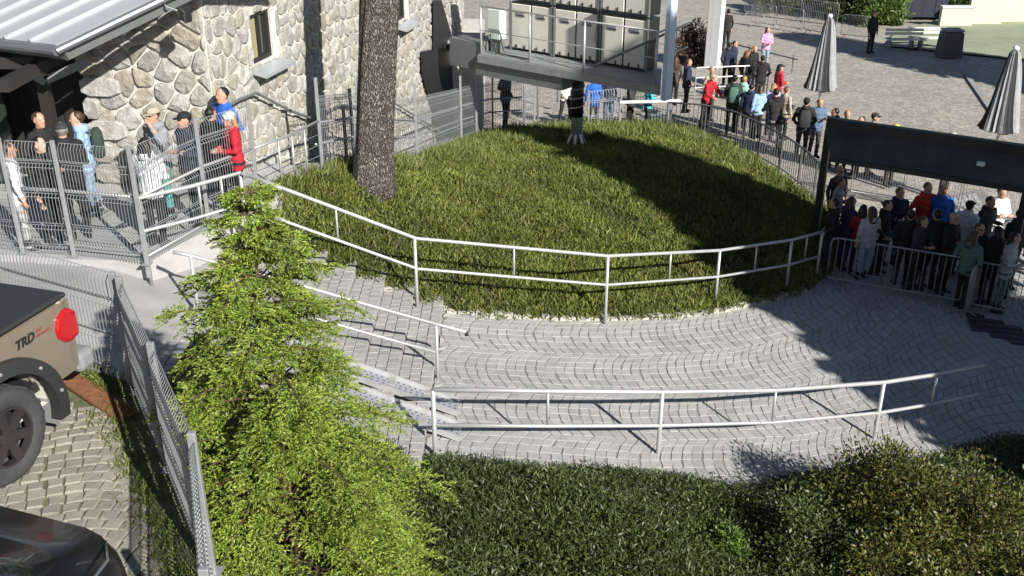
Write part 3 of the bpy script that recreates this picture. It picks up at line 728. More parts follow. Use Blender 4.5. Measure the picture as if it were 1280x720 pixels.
# stair handrail
sz = lambda x, y: pathz(x)
tops = top_from_px([(216, 315), (232, 318), (360, 352), (470, 384), (545, 405), (583, 415)], sz, .95)
t = thing('stair_handrail', 'double steel handrail running down the middle of the cobbled steps', 'handrail', (tops[0].x, tops[0].y, STOPZ))
m = MB(); m.tube(tops, .026, 10); part('top_rail', m, M['rail'], t, True)
m = MB(); m.tube([tops[-1], tops[-1] - Vector((0, 0, .06))], .026, 8); part('end_cap', m, M['black_metal'], t, True)
lw = [p - Vector((0, 0, .48)) for p in tops[1:5]]; m = MB(); m.tube(lw, .022, 10); part('lower_rail', m, M['rail'], t, True)
for p in (tops[0].lerp(tops[2], .15), tops[2].lerp(tops[3], .22), tops[4]):
    m = MB(); m.tube([p, (p.x, p.y, pathz(p.x) - .2)], .025, 8); part('post', m, M['rail'], t, True)

# welded mesh fence panels
def panel_mb(p0, p1, h, rows=(.12, .45, .95, 1.4), dx=.05, r=.0038, curl=True, bends=True):
    p0, p1 = Vector(p0), Vector(p1); d = p1 - p0; L = Vector((d.x, d.y, 0)).length; u = Vector((d.x, d.y, 0)).normalized(); n = Vector((-u.y, u.x, 0))
    prof = [(0, 0)]
    if bends:
        for rz in rows:
            if rz < h - .08: prof += [(rz - .05, 0), (rz, .035), (rz + .05, 0)]
    prof.append((h - .08, 0)); prof.append((h, .05 if curl else 0))
    vs = []; fs = []; k = max(2, int(L / dx)); npf = len(prof)
    for i in range(k + 1):
        b = p0 + d * (i / k); base = len(vs)
        for z, o in prof:
            c = b + Vector((0, 0, z)) + n * o
            vs += [c - u * r - n * r, c + u * r - n * r, c + n * r * 1.4]
        for q in range(npf - 1):
            for j in range(3): fs.append((base + q * 3 + j, base + q * 3 + (j + 1) % 3, base + q * 3 + 3 + (j + 1) % 3, base + q * 3 + 3 + j))
    m = MB(); m.add(vs, fs)
    hz = [(h - .002, .05 if curl else 0)] + [(z + e, 0) for z in rows if z < h for e in (-.05, .05)] + [(z, .035) for z in rows if z < h] + [(h - .25, 0), (.03, 0)]
    for z, o in hz: m.tube([p0 + Vector((0, 0, z)) + n * o, p1 + Vector((0, 0, z)) + n * o], r * 1.25, 4)
    return m
def mesh_fence(name, label, posts, h, postw=.06, posth=None, side=1, curl=True, dx=.05, mt='wire', rows=(.12, .45, .95, 1.4), r=.0038):
    t = thing(name, label, 'fence', posts[0])
    for i, p in enumerate(posts):
        p = Vector(p); m = MB(); ph = posth or h + .06; m.box(p + Vector((0, 0, ph / 2 - .1)), (postw, postw * .8, ph + .2)); bevel(part('post', m, M['galv'], t), .006)
        m = MB(); m.box(p + Vector((0, 0, .02)), (.14, .14, .012)); part('base_plate', m, M['galv'], t)
    for a, b in zip(posts, posts[1:]):
        a, b = Vector(a), Vector(b); u = (b - a).normalized(); e = .04
        o = Vector((-u.y, u.x, 0)).normalized() * .035 * side
        part('mesh_panel', panel_mb(a + u * e + o, b - u * e + o, h, curl=curl, dx=dx, rows=rows, r=r), M[mt], t)
    return t
Pz = PLATZ
pf = [Vector((-8.9, 14.6, Pz)), W(29, 317, Pz), W(93, 321, Pz), W(184, 331, Pz), W(262, 286, Pz), W(324, 260, Pz)]
fence_a = mesh_fence('mesh_fence', 'curved welded mesh fence on grey posts round the waiting queue', pf, 1.72)
m = MB(); m.tube([p + Vector((0, .1, 1.0)) for p in pf[1:]], .024, 8); part('hand_rail', m, M['rail'], fence_a, True)
m = MB(); m.tube([p + Vector((0, .1, .10)) for p in pf[1:]], .022, 8); part('bottom_rail', m, M['galv'], fence_a, True)
# ramp fence stepping down to the passage
rp = []
for px, py, z in ((324, 260, 3.2), (404, 219, 2.95), (452, 205, 2.45), (522, 203, 1.75), (577, 178, .85), (596, 171, .62), (616, 165, .4), (668, 160, .2)):
    rp.append(W(px, py, z))
fb = mesh_fence('mesh_fence', 'mesh fence on tall posts stepping down beside the ramp behind the tree', rp[1:], 1.5, posth=1.85, dx=.09, r=.0045)
m = MB(); m.tube([p + Vector((-.1, 0, 1.0)) for p in rp[1:]], .026, 8); part('hand_rail', m, M['galv'], fb, True)
m = MB(); m.tube([p + Vector((-.1, 0, .6)) for p in rp[1:]], .022, 8); part('mid_rail', m, M['galv'], fb, True)
a, b = rp[0], rp[1]
fc = thing('ramp_handrail', 'steel handrail with thin bars along the level deck before the tree', 'handrail', b)
m = MB(); m.tube([a + Vector((0, 0, 1.02)), a.lerp(b, .5) + Vector((0, 0, 1.0)), b + Vector((0, 0, 1.05))], .026, 8); part('top_rail', m, M['galv'], fc, True)
for f in (.35, .55, .75): m = MB(); m.tube([a.lerp(b, f), a.lerp(b, f) + Vector((0, 0, 1.0))], .02, 8); part('post', m, M['galv'], fc, True)
for h in (.2, .4, .6, .8): m = MB(); m.tube([a + Vector((0, 0, h)), b + Vector((0, 0, h))], .009, 6); part('bar', m, M['galv'], fc, True)
# two black posts by the tree
for i, (px, py, z, top) in enumerate(((443, 204, 2.5, 118), (434, 208, 2.55, 138))):
    p = W(px, py, z); hgt = 1.55 - .3 * i
    t = thing('steel_post', ('tall ' if i == 0 else 'short ') + 'thin black steel post just left of the big tree trunk', 'post', p)
    m = MB(); m.box(p + Vector((0, 0, hgt / 2)), (.06, .06, hgt)); part('shaft', m, M['black_metal'], t)
    m = MB(); m.box(p + Vector((0, 0, hgt + .01)), (.075, .075, .02)); part('cap', m, M['black_metal'], t)
# parking fence: one run behind the truck, one towards the viewer
LF = [Vector((-7.0, 10.5, LOTZ)), Vector((-5.3, 9.62, LOTZ)), Vector((-3.76, 8.80, LOTZ))]
mesh_fence('mesh_fence', 'welded mesh fence between the parking bay and the sloping walkway, behind the pickup', LF, 1.2, dx=.05, curl=True, rows=(.1, .5, .9))
LF2 = [Vector((-3.66, 8.70, LOTZ)), Vector((-2.95, 7.4, LOTZ)), Vector((-2.24, 6.07, LOTZ)), Vector((-1.77, 4.66, LOTZ)), Vector((-1.4, 3.2, LOTZ))]
mesh_fence('mesh_fence', 'welded mesh fence along the parking edge beside the young spruce', LF2, 1.2, dx=.05, curl=True, side=-1, rows=(.1, .5, .9))
# picket fence behind the mound
pk_px = [(835, 128), (880, 131), (920, 140), (955, 156), (985, 172), (1008, 188), (1026, 206), (1030, 240)]
pk = [W(a, b, 1.1) for a, b in pk_px]
pft = thing('picket_fence', 'dark steel picket fence curving round the back of the grassy mound', 'fence', (pk[0].x, pk[0].y, 0))
m = MB(); m.tube(pk, .026, 8); part('top_rail', m, M['grey_metal'], pft, True)
m = MB(); m.tube([p - Vector((0, 0, .95)) for p in pk], .018, 8); part('bottom_rail', m, M['grey_metal'], pft, True)
pkm = MB(); pkm.tube([(0, 0, -.95), (0, 0, 0)], .012, 6); pme = mesh_of(pkm, 'picket'); pme.materials.append(M['grey_metal'])
for p in resample(pk, 72): obj('picket', pme, pft, p - pft.location)
for p in resample(pk, 9): m = MB(); m.tube([p, (p.x, p.y, -.05)], .022, 8); part('post', m, M['grey_metal'], pft)
ba = W(775, 128, 1.05); bb = W(851, 126, 1.05)
t = thing('barrier_arm', 'white horizontal barrier bar beside the dark picket fence', 'barrier', (ba.x, ba.y, 0))
m = MB(); m.tube([ba, bb], .05, 8); part('arm', m, M['white'], t)
m = MB(); m.tube([ba, (ba.x, ba.y, 0)], .03, 8); part('post', m, M['galv'], t)
m = MB(); m.tube([bb - Vector((.3, 0, 0)), (bb.x - .3, bb.y, 0)], .03, 8); part('post', m, M['galv'], t)
# mesh fence at the passage behind the mound
mesh_fence('mesh_fence', 'low mesh fence behind the mound below the steel platform', [W(735, 165, .1), W(775, 160, .05), W(835, 158, 0)], 1.25, dx=.1, r=.006)

# crowd barriers
M['barrier'] = mat('barrier_steel', (0.30, 0.31, 0.32), 0.45, 0.5, var=0.15)
def barrier_proto(L=2.3, n=19, mt='barrier', h=1.08):
    t = obj('crowd_barrier', None)
    m = MB(); rad = .12
    m.tube([(-L/2, 0, .18), (-L/2, 0, h - rad), (-L/2 + .035, 0, h - .035), (-L/2 + rad, 0, h), (L/2 - rad, 0, h), (L/2 - .035, 0, h - .035), (L/2, 0, h - rad), (L/2, 0, .18), (L/2 - .03, 0, .16), (-L/2 + .03, 0, .16), (-L/2, 0, .2)], .02, 8)
    part('frame', m, M[mt], t, True, False)
    bm_ = MB(); bm_.tube([(0, 0, .16), (0, 0, h)], .0085, 6); me = mesh_of(bm_, 'bar'); me.materials.append(M[mt])
    for i in range(n): obj('bar', me, t, (-L/2 + L * (i + 1) / (n + 1), 0, 0))
    for s in (-1, 1):
        m = MB(); m.tube([(s * L * .36, -.30, .01), (s * L * .36, -.04, .14), (s * L * .36, .04, .14), (s * L * .36, .30, .01)], .016, 6); part('foot', m, M[mt], t, True, False)
    return t
gp0 = lambda px, py: hit(px, py, plazaz)
bp = barrier_proto(); first = [True]
def barrier(p, q, label, group, mt=None):
    p, q = Vector(p), Vector(q)
    if first[0]: o = bp; first[0] = False
    else: o = copy_tree(bp)
    o.location = (p + q) / 2; o.rotation_euler = (0, 0, math.atan2(q.y - p.y, q.x - p.x)); o.scale = ((q - p).length / 2.3, 1, 1)
    tag(o, label, 'barrier', group); return o
g = 'crowd barriers'
barrier(W(1032, 355, 0), W(1198, 384, 0), 'steel crowd barrier across the end of the path beside the canopy post', g)
barrier(W(1209, 388, 0), W(1345, 414, 0), 'steel crowd barrier beyond the angled one, with dark mats at its feet', g)
barrier(W(1203, 400, 0), W(1225, 372, 0), 'steel crowd barrier set at an angle between two others', g)
for i, (a, b) in enumerate((((1062, 246), (1125, 256)), ((1128, 257), (1195, 268)), ((1198, 270), (1275, 282)))):
    barrier(W(*a, 0), W(*b, 0), ['crowd barrier behind the queue under the canopy, at the canopy post', 'crowd barrier behind the queue under the canopy, behind the red sweater', 'crowd barrier behind the queue under the canopy, behind the white sleeves'][i], g)
for a, b, lab_ in (((938, 31), (968, 35), 'far crowd barrier behind the woman in pink'), ((970, 35), (1002, 40), 'far crowd barrier standing next to the one behind the woman in pink'), ((1004, 41), (1042, 47), 'far crowd barrier just behind the closed parasol'), ((930, 18), (962, 21), 'far crowd barrier of the back row by the dark bush'), ((964, 21), (1000, 25), 'far crowd barrier in the middle of the back row'), ((1002, 26), (1046, 31), 'far crowd barrier of the back row behind the parasol tip'), ((1050, 47), (1085, 50), 'far crowd barrier between the parasol and the person in black')):
    barrier(gp0(*a), gp0(*b), lab_, 'far crowd barriers')

# stair channel ramps (perforated steel)
for k, (a, b, lab) in enumerate((((573, 513), (400, 462), 'upper'), ((576, 544), (425, 500), 'lower'))):
    p = hit(a[0], a[1], pathz) + Vector((0, 0, .05)); q = hit(b[0], b[1], pathz) + Vector((0, 0, .12)); q = p + (q - p) * 1.9
    p.z = pathz(p.x) + .03; q.z = p.z + RISE / TREAD * (p.x - q.x) + max(0, RISE - RISE / TREAD * (p.x - SX0)) * 1.0 + .02
    t = thing('stroller_ramp', 'perforated steel ramp channel laid on the steps, ' + ('the one by the stair handrail' if k == 0 else 'the one by the shrubs'), 'ramp', p)
    d = (q - p).normalized(); n = Vector((0, 0, 1)).cross(d).normalized(); up = d.cross(n); L = (q - p).length
    m = MB(); m.box((p + q) / 2, (L, .34, .012), 0, (d, n, up)); ch = part('tread', m, M['perf'], t)
    hm = MB()
    for i in range(int(L / .085)):
        for j in (-.11, -.037, .037, .11):
            c = p + d * (.05 + i * .085 + (.04 if abs(j) > .1 else 0)) + n * j + up * .0085
            hm.box(c, (.030, .020, .003), 0, (d, n, up))
    tag(part('perforations', hm, M['hole'], ch), kind='stuff')
    for s in (-1, 1):
        m = MB(); m.box((p + q) / 2 + n * (s * .18) + up * .025, (L, .016, .085), 0, (d, n, up)); part('edge', m, M['rail'], t)

# ------------------------------------------------------------ steel platform with cabinets over the passage
DZ = 3.2
A0 = W(598, 67, DZ); A1 = W(826, 107, DZ); pd = (A1 - A0); PLN = pd.length; pd.normalize(); pn = Vector((-pd.y, pd.x, 0)); UP = Vector((0, 0, 1))
if pn.y < 0: pn = -pn
sp = thing('steel_platform', 'grey steel platform with railing raised on a pole above the passage', 'platform', W(720, 190, .8))
vd = Vector((A1.x, A1.y, 0)).normalized()
m = MB(); m.prism([(v.x, v.y) for v in (A0, A1, A1 + vd * 2.0, A0 + pn * 2.0)], DZ - .08, DZ); part('deck', m, M['deck'], sp)
m = MB(); m.box(A0 + pd * (PLN / 2) - pn * .02 - UP * .13, (PLN, .05, .20), 0, (pd, pn, UP)); part('edge_beam', m, M['deck'], sp)
m = MB(); m.box(A0 + pd * 1.3 + pn * .5 - UP * .345, (2.9, .9, .5), 0, (pd, pn, UP)); m.box(A0 - pd * .55 + pn * .55 - UP * .10, (1.1, .95, .75), 0, (pd, pn, UP)); part('box_girder', m, M['fascia'], sp)
for i, f in enumerate((.01, .30, .60, .965)):
    m = MB(); c = A0 + pd * (PLN * f) + pn * .05; m.tube([c - UP * .1, c + UP * 1.25], .03, 8); part('post', m, M['rail'], sp, True)
for h in (1.25, .62): m = MB(); m.tube([A0 + pd * .02 + pn * .05 + UP * h, A1 - pd * .1 + pn * .05 + UP * h], .024 if h > 1 else .012, 8); part('rail', m, M['rail'], sp, True)
m = MB(); m.tube([A0 + pd * (PLN * .62) + pn * .3 + UP * .1, A1 + pn * 1.2 + UP * 1.3], .03, 8); part('brace', m, M['fascia'], sp)
for h in (.62, 1.25): m = MB(); m.tube([A1 - pd * .12 + pn * .05 + UP * h, A1 - pd * .02 + pn * 1.2 + UP * (h + .1)], .022, 8); part('rail', m, M['rail'], sp, True)
m = MB(); m.box(A1 + pd * .10 + pn * .12 + UP * 1.3, (.12, .30, 3.3), 0, (pd, pn, UP)); part('column', m, M['bluewhite'], sp)
PB = W(720, 190, .8); pbz = mz(PB.x, PB.y, .8)
m = MB(); m.tube([(PB.x, PB.y, pbz), (PB.x, PB.y, DZ - .08)], .15, 16); pole = part('support_pole', m, M['galv'], sp, True)
m = MB(); m.tube([(PB.x, PB.y, pbz + .85), (PB.x, PB.y, DZ - .1)], .165, 16); part('wrap', m, M['black_metal'], pole, True)
m = MB(); hel = [(PB.x + .175 * cos(a), PB.y + .175 * sin(a), pbz + .95 + a * .0385) for a in np.linspace(0, 34, 150)]; m.tube(hel, .018, 5); part('spiral_strap', m, M['galv'], pole)
for i in range(7):
    a = 2 * pi * i / 7; c = Vector((PB.x, PB.y, pbz)); d = Vector((cos(a), sin(a), 0))
    m = MB(); m.beam(c + d * .14 + UP * .38, c + d * .33 - UP * .05, .07, .03, 0, d); part('foot_fin', m, M['rail'], pole)
# storage cabinets in two tiers
cw = (PLN - 1.3) / 3
def cabinet(c, w, h, label):
    t = thing('storage_cabinet', label, 'cabinet', c)
    m = MB(); m.box(c + pn * .25 + UP * h / 2, (w, .5, h - .02), 0, (pd, pn, UP)); part('body', m, M['black_metal'], t)
    for s in (-1, 1):
        dc = c + pd * (s * w * .243) - pn * .03 + UP * h / 2; m = MB(); m.box(dc, (w * .455, .05, h - .10), 0, (pd, pn, UP)); dr = bevel(part('door', m, M['cabinet'], t), .015)
        m = MB(); m.box(dc - pn * .035 + UP * h * .28, (.24, .03, .09), 0, (pd, pn, UP)); part('handle', m, M['trim'], dr)
        m = MB(); m.box(dc - pn * .03 + UP * (h * .27 - .06), (.26, .02, .03), 0, (pd, pn, UP)); part('recess', m, M['hole'], dr)
        for e in (-.14, .14): m = MB(); m.box(dc - pn * .035 + pd * e - UP * h * .42, (.03, .03, .10), 0, (pd, pn, UP)); part('latch', m, M['black_metal'], dr)
    for s in (-1, 1): m = MB(); m.box(c + pd * (s * (w / 2 - .01)) - pn * .05 + UP * h / 2, (.05, .06, h), 0, (pd, pn, UP)); part('frame_post', m, M['fascia'], t)
cl_names = ['at the wall end of the platform', 'in the middle of the platform', 'at the blue white column']
for tier in range(2):
    for i in range(3):
        c = A0 + pd * (.32 + cw * (i + .5)) + pn * 1.0 + UP * (tier * 1.33 + .02)
        cabinet(c, cw - .06, 1.28, ('lower' if tier == 0 else 'upper') + ' beige double door cabinet ' + cl_names[i])
t = thing('switch_box', 'small pale green control box on the platform by the first railing post', 'box', A0 + pd * .25 + pn * .5)
b0 = A0 + pd * .25 + pn * .5; m = MB(); m.box(b0 + UP * .75, (.42, .3, .8), 0, (pd, pn, UP)); bevel(part('housing', m, mat('pale_green_paint', (.62, .72, .66), .5), t), .02)
m = MB(); m.box(b0 + UP * .17, (.3, .2, .34), 0, (pd, pn, UP)); part('stand', m, M['fascia'], t)
m = MB(); m.tube([b0 + UP * .5 - pn * .17 + pd * -.1, b0 + UP * .3 - pn * .25, b0 + UP * .05 - pn * .3 + pd * .2, b0 + UP * .03 - pn * .3 + pd * 1.3], .02, 6); part('cable', m, M['black_metal'], t)
# two props under the platform and wall of the passage
for i, (px, py) in enumerate(((672, 150), (655, 158), (697, 128))):
    p = W(px, py, .05); t = thing('prop', ['slim steel prop under the platform behind the pole', 'slim steel prop under the platform beside the ramp end', 'slim steel prop under the back of the platform'][i], 'prop', p)
    m = MB(); m.tube([p, p + UP * 2.95], .035, 8); part('shaft', m, M['galv'], t, True); m = MB(); m.box(p + UP * .01, (.16, .16, .02)); part('base_plate', m, M['galv'], t)
m = MB(); m.prism([(-2.6, 30.2), (-.9, 30.6), (-.9, 34), (-2.6, 34)], 0, 3.0); t = thing('passage_wall', 'shaded rough wall under the back of the platform', 'wall', (-1.7, 30.4, 0)); part('wall', m, M['mortar'], t)
m = MB(); m.box((-1.75, 30.6, 3.06), (1.9, 1.2, .1)); part('coping', m, M['concrete'], t)

# ------------------------------------------------------------ dark canopy on the right
q0, q1 = W(1034, 152, 3.15), W(1290, 189, 3.15); r0, r1 = W(1036, 206, 2.62), W(1290, 254, 2.62)
cp = thing('entrance_canopy', 'dark flat canopy on posts above the waiting crowd', 'canopy', W(1030, 345, 0))
cdv = (q1 - q0).normalized(); cn = Vector((cdv.y, -cdv.x, 0))
q1 = q0 + cdv * 8; 
m = MB(); m.beam(q0 - UP * .05, q1 - UP * .05, .16, .30); part('top_beam', m, M['canopy'], cp)
f0, f1 = q0 + cn * .8 + cdv * .38 - UP * .56, q1 + cn * .8 + cdv * .38 - UP * .56
for i in range(4):
    a, b = i / 4, (i + 1) / 4; pa, pb = q0.lerp(q1, a + .0004), q0.lerp(q1, b - .0004); fa, fb_ = f0.lerp(f1, a + .0004), f0.lerp(f1, b - .0004)
    m = MB(); dz = UP * .03; cnx = cn * .085
    m.loft([[pa + cnx - UP * .10, pb + cnx - UP * .10, pb + cnx - UP * .10 - dz, pa + cnx - UP * .10 - dz], [fa, fb_, fb_ - dz, fa - dz]]); part('roof_panel', m, M['canopy_glass'], cp)
m = MB(); m.beam(f0, f1, .05, .09); part('front_edge', m, M['canopy'], cp)
for s in (0.0, .5, 1.0):
    c = q0.lerp(q1, s) + cdv * .06; m = MB(); m.box((c.x, c.y, 1.5), (.14, .14, 3.0), 0, (cdv, cn, UP)); part('post', m, M['canopy'], cp)
c = q0.lerp(q1, .40) + cn * .55; m = MB(); m.box(c - UP * .24, (.14, .10, .07), 0, (cdv, cn, UP)); part('lamp', m, M['white'], cp)
# dark mats at the barrier
for i, px in enumerate((1222, 1246, 1270)):
    p = W(px, 405 + i * 8, 0) + UP * .004; t = thing('floor_mat', ['dark rubber panel on the ground at the joint of two barriers', 'dark rubber panel on the ground, middle of three', 'dark rubber panel on the ground furthest from the canopy post'][i], 'mat', p)
    ax = (Vector((.97, -.22, 0)), Vector((.22, .97, 0)), UP)
    m = MB(); m.box(p + UP * .035, (.34, .75, .05), 0, ax); bevel(part('slab', m, mat('mat_rubber', (.05, .045, .07), .5), t), .015)
    for e in (-.2, 0, .2): m = MB(); m.box(p + UP * .066 + ax[1] * e, (.30, .05, .012), 0, ax); part('rib', m, M['plastic'], t)

# ------------------------------------------------------------ closed parasols
def parasol(p, h, rmax, label):
    t = thing('closed_parasol', label, 'parasol', p)
    m = MB(); m.tube([p, p + UP * (h - .05)], .04, 8); part('pole', m, M['galv'], t)
    m = MB(); m.box(p + UP * .06, (.8, .8, .12)); bevel(part('base', m, M['concrete'], t), .02)
    n = 40; prof = [(h, .05), (h - .10, .12), (h - .35, .17), (h * .75, .23), (h * .5, .32), (h * .33, .40), (h * .27, .44), (h * .25, .34)]
    def ringset(ph, am):
        rings = []
        for k, (z, r) in enumerate(prof):
            ring = []
            for j in range(n):
                a = 2 * pi * j / n; rr = r * rmax / .44 * (1 + am * (k / 6) * sin(j * 2.4 + sin(j * 1.3) * 1.5)) * (1 + .06 * sin(3 * a + k))
                ring.append(p + Vector((rr * cos(a + ph * k), rr * sin(a + ph * k), z)))
            rings.append(ring)
        return rings
    m = MB(); m.loft(ringset(.03, .16)); fs = []
    for i, f in enumerate(m.f): m.m[i] = 1 if ((i % n) * 7 + 3) % 11 in (1, 4, 5, 8, 10) and i < len(m.f) - 2 else 0
    part('canopy', m, [M['parasol'], M['parasol_dark']], t)
    m = MB(); m.ell(p + UP * (h + .04), (.09, .09, .07)); part('finial', m, M['white'], t)
p = W(1038, 18, 3.1); parasol(Vector((p.x, p.y, plazaz(0, p.y))), 3.2, .50, 'closed grey parasol standing behind the queue on the plaza')
p = W(1270, 62, 3.1); parasol(Vector((p.x, p.y, 0)), 3.1, .52, 'closed grey and black parasol behind the dark canopy')

# ------------------------------------------------------------ far side of the plaza
gp = lambda px, py: hit(px, py, plazaz)
p = gp(890, 84); t = thing('information_pillar', 'tall white slab pillar beside the plum coloured shrub', 'pillar', p)
m = MB(); m.box(p + UP * 1.5, (.62, .28, 3.0), 0, (Vector((.75, -.66, 0)), Vector((.66, .75, 0)), UP)); bevel(part('slab', m, M['white'], t), .02)
m = MB(); m.box(p + UP * 1.5 - Vector((.30, .18, 0)), (.02, .24, 2.7), 0, (Vector((.75, -.66, 0)), Vector((.66, .75, 0)), UP)); part('side_panel', m, M['trim'], t)
p0, p1 = gp(838, 55), gp(995, 92)
t = thing('low_railing', 'low dark handrail sloping past the plum coloured shrub', 'railing', p0)
m = MB(); m.tube([p0 + UP * .7, p1 + UP * .55], .03, 8); part('rail', m, M['grey_metal'], t)
for f in (.05, .35, .65, .97): c = p0.lerp(p1, f); m = MB(); m.tube([c, c + UP * .7], .025, 6); part('post', m, M['grey_metal'], t)
p0, p1 = W(868, 122, 0), W(958, 118, 0)
t = thing('steel_railing', 'grey tubular railing dividing the queue by the picket fence', 'railing', p0)
for h in (.35, .7, 1.05): m = MB(); m.tube([p0 + UP * h, p1 + UP * h], .024, 8); part('rail', m, M['galv'], t)
for f in (0, .33, .66, 1): c = p0.lerp(p1, f); m = MB(); m.tube([c, c + UP * 1.05], .025, 6); part('post', m, M['galv'], t)
# dark hut, rendered wall, bench, bin and rails at the top right
p = gp(1160, 40); t = thing('dark_hut', 'navy timber hut at the far side of the plaza', 'hut', p + Vector((0, 4, 0)))
for i in range(8):
    m = MB(); m.box(p + Vector((-2.3 + i * .62, 4, 1.6)), (.60, .12 + .02 * (i % 2), 3.2)); part('board', m, M['navy'], t)
m = MB(); m.box(p + Vector((-.1, 6, 1.5)), (5.0, 3.8, 3.0)); part('body', m, M['navy'], t)
m = MB(); m.box(p + Vector((-.1, 5.6, 3.35)), (5.6, 5.0, .2)); part('roof', m, M['fascia'], t)
m = MB(); m.box(p + Vector((2.2, 3.85, 1.9)), (.28, .06, 1.8)); part('notice', m, M['white'], t)
p = gp(1235, 32); t = thing('garden_wall', 'pale rendered wall stepping up at the far plaza edge', 'wall', p)
for i, (dx, dy, w, h) in enumerate(((-1.7, 0, 1.6, .9), (0, .6, 1.7, 1.3), (1.8, 1.2, 1.8, 2.0))):
    m = MB(); m.box(p + Vector((dx, dy, h / 2)), (w, .3, h)); part('wall_section', m, M['render_wall'], t)
    m = MB(); m.box(p + Vector((dx, dy, h + .04)), (w + .02, .4, .08)); part('coping', m, M['white'], t)
m = MB(); m.box(p + Vector((3.6, 2.5, 1.8)), (1.7, .3, 3.6)); part('wall_section', m, M['render_wall'], t)
m = MB(); m.box(p + Vector((3.3, 2.32, 2.0)), (.55, .05, .9)); part('door', m, M['navy'], t)
p = gp(1185, 70); t = thing('litter_bin', 'dark square litter bin by the far benches', 'bin', p)
m = MB(); m.loft([[p + Vector((sx * .42 * k, sy * .35 * k, z)) for sx, sy in ((-1, -1), (1, -1), (1, 1), (-1, 1))] for k, z in ((1.1, 0), (.95, 1.0), (.9, 1.05))]); part('body', m, M['bin'], t)
m = MB(); m.box(p + UP * 1.12, (.8, .7, .06)); part('lid', m, M['trim'], t)
for i, (px, py) in enumerate(((1130, 62), (1158, 60))):
    p = gp(px, py); t = thing('bench', ['pale slatted bench beside the person in black', 'pale slatted bench beside the litter bin'][i], 'bench', p, group='far benches')
    for k in range(3): m = MB(); m.box(p + Vector((0, -.18 + k * .16, .46)), (1.7, .13, .04)); part('slat', m, M['cabinet'], t)
    for k in range(2): m = MB(); m.box(p + Vector((0, .26, .66 + k * .16)), (1.7, .04, .12)); part('back_slat', m, M['cabinet'], t)
    for s in (-1, 1): m = MB(); m.box(p + Vector((s * .7, .05, .25)), (.06, .45, .5)); part('leg', m, M['trim'], t)
# pale lawn strip beyond the benches
mb = MB(); a = [gp(1105, 57), gp(1300, 77), gp(1320, 20), gp(1195, 18), gp(1120, 40)]; mb.add([v + UP * .02 for v in a], [(0, 1, 2, 3, 4)]); struct('lawn', mb, mat('pale_lawn', (.30, .34, .24), .9, var=.15, scale=1))
# channel line on the plaza
mb = MB(); a, b = gp(1205, 88), gp(1240, 138); d = (b - a).normalized(); n = Vector((-d.y, d.x, 0)); mb.add([a - n * .1 + UP * .006, b - n * .1 + UP * .006, b + n * .1 + UP * .006, a + n * .1 + UP * .006], [(0, 1, 2, 3)]); struct('drain_channel', mb, M['concrete'])

# ------------------------------------------------------------ vehicles
def wheel(parent, c, ax, r=.41, w=.28, side=1):
    """ax = axle direction (outwards)"""
    ax = Vector(ax).normalized(); u = Vector((0, 0, 1)); v = ax.cross(u)
    def ringat(rr, o, n=36): return [c + ax * o + (u * cos(2 * pi * j / n) + v * sin(2 * pi * j / n)) * rr for j in range(n)]
    whl = part('wheel', MB().loft([ringat(r * .5, -w / 2), ringat(r * .5, w / 2 - .10)]), M['lamp'], parent)
    m = MB(); m.loft([ringat(rr, o) for rr, o in ((r * .60, -w / 2), (r * .93, -w / 2), (r, -w / 2 + .04), (r, w / 2 - .04), (r * .96, w / 2 - .008), (r * .88, w / 2), (r * .64, w / 2 - .01), (r * .60, w / 2 - .05))], cap=False); part('tyre', m, M['tyre'], whl, True)
    tr = MB()
    for j in range(44):
        a = 2 * pi * j / 44; dd = u * cos(a) + v * sin(a); tt = -u * sin(a) + v * cos(a)
        for o in (-.055, .055): tr.box(c + dd * (r + .003) + ax * (o * w / .28 + (.012 if j % 2 else -.012)), (.035, .095 * w / .28, .016), 0, (tt, ax, dd))
    tag(part('tread_blocks', tr, M['tyre'], whl), kind='stuff')
    m = MB(); m.loft([ringat(r * .62, w / 2 - .09), ringat(r * .62, w / 2 - .01), ringat(r * .57, w / 2 - .015), ringat(r * .55, w / 2 - .07)], cap=False)
    for j in range(6):
        a = 2 * pi * j / 6 + .2; dd = u * cos(a) + v * sin(a); tt = -u * sin(a) + v * cos(a)
        m.beam(c + ax * (w / 2 - .045) + dd * .05, c + ax * (w / 2 - .035) + dd * r * .57, .085, .035, 0, ax)
    m.loft([ringat(.085, w / 2 - .08), ringat(.085, w / 2 - .03), ringat(.05, w / 2 - .02)]); part('rim', m, M['rim'], whl, False)
    return whl
# pickup: local frame fwd = towards its nose
TR = Vector((-4.87, 8.55, LOTZ)); fw = Vector((-.29, -.957, 0)).normalized(); rt = Vector((-fw.y, fw.x, 0))   # rt: its left.. see below
sd = -rt if (-rt).x > 0 else rt          # side facing the viewer
trk = thing('pickup_truck', 'tan pickup truck with black bed cover parked behind the mesh fence', 'pickup', TR)
def tp(a, s, z): return TR + fw * a + sd * s + UP * z       # a = metres ahead of the tailgate
hw = .98
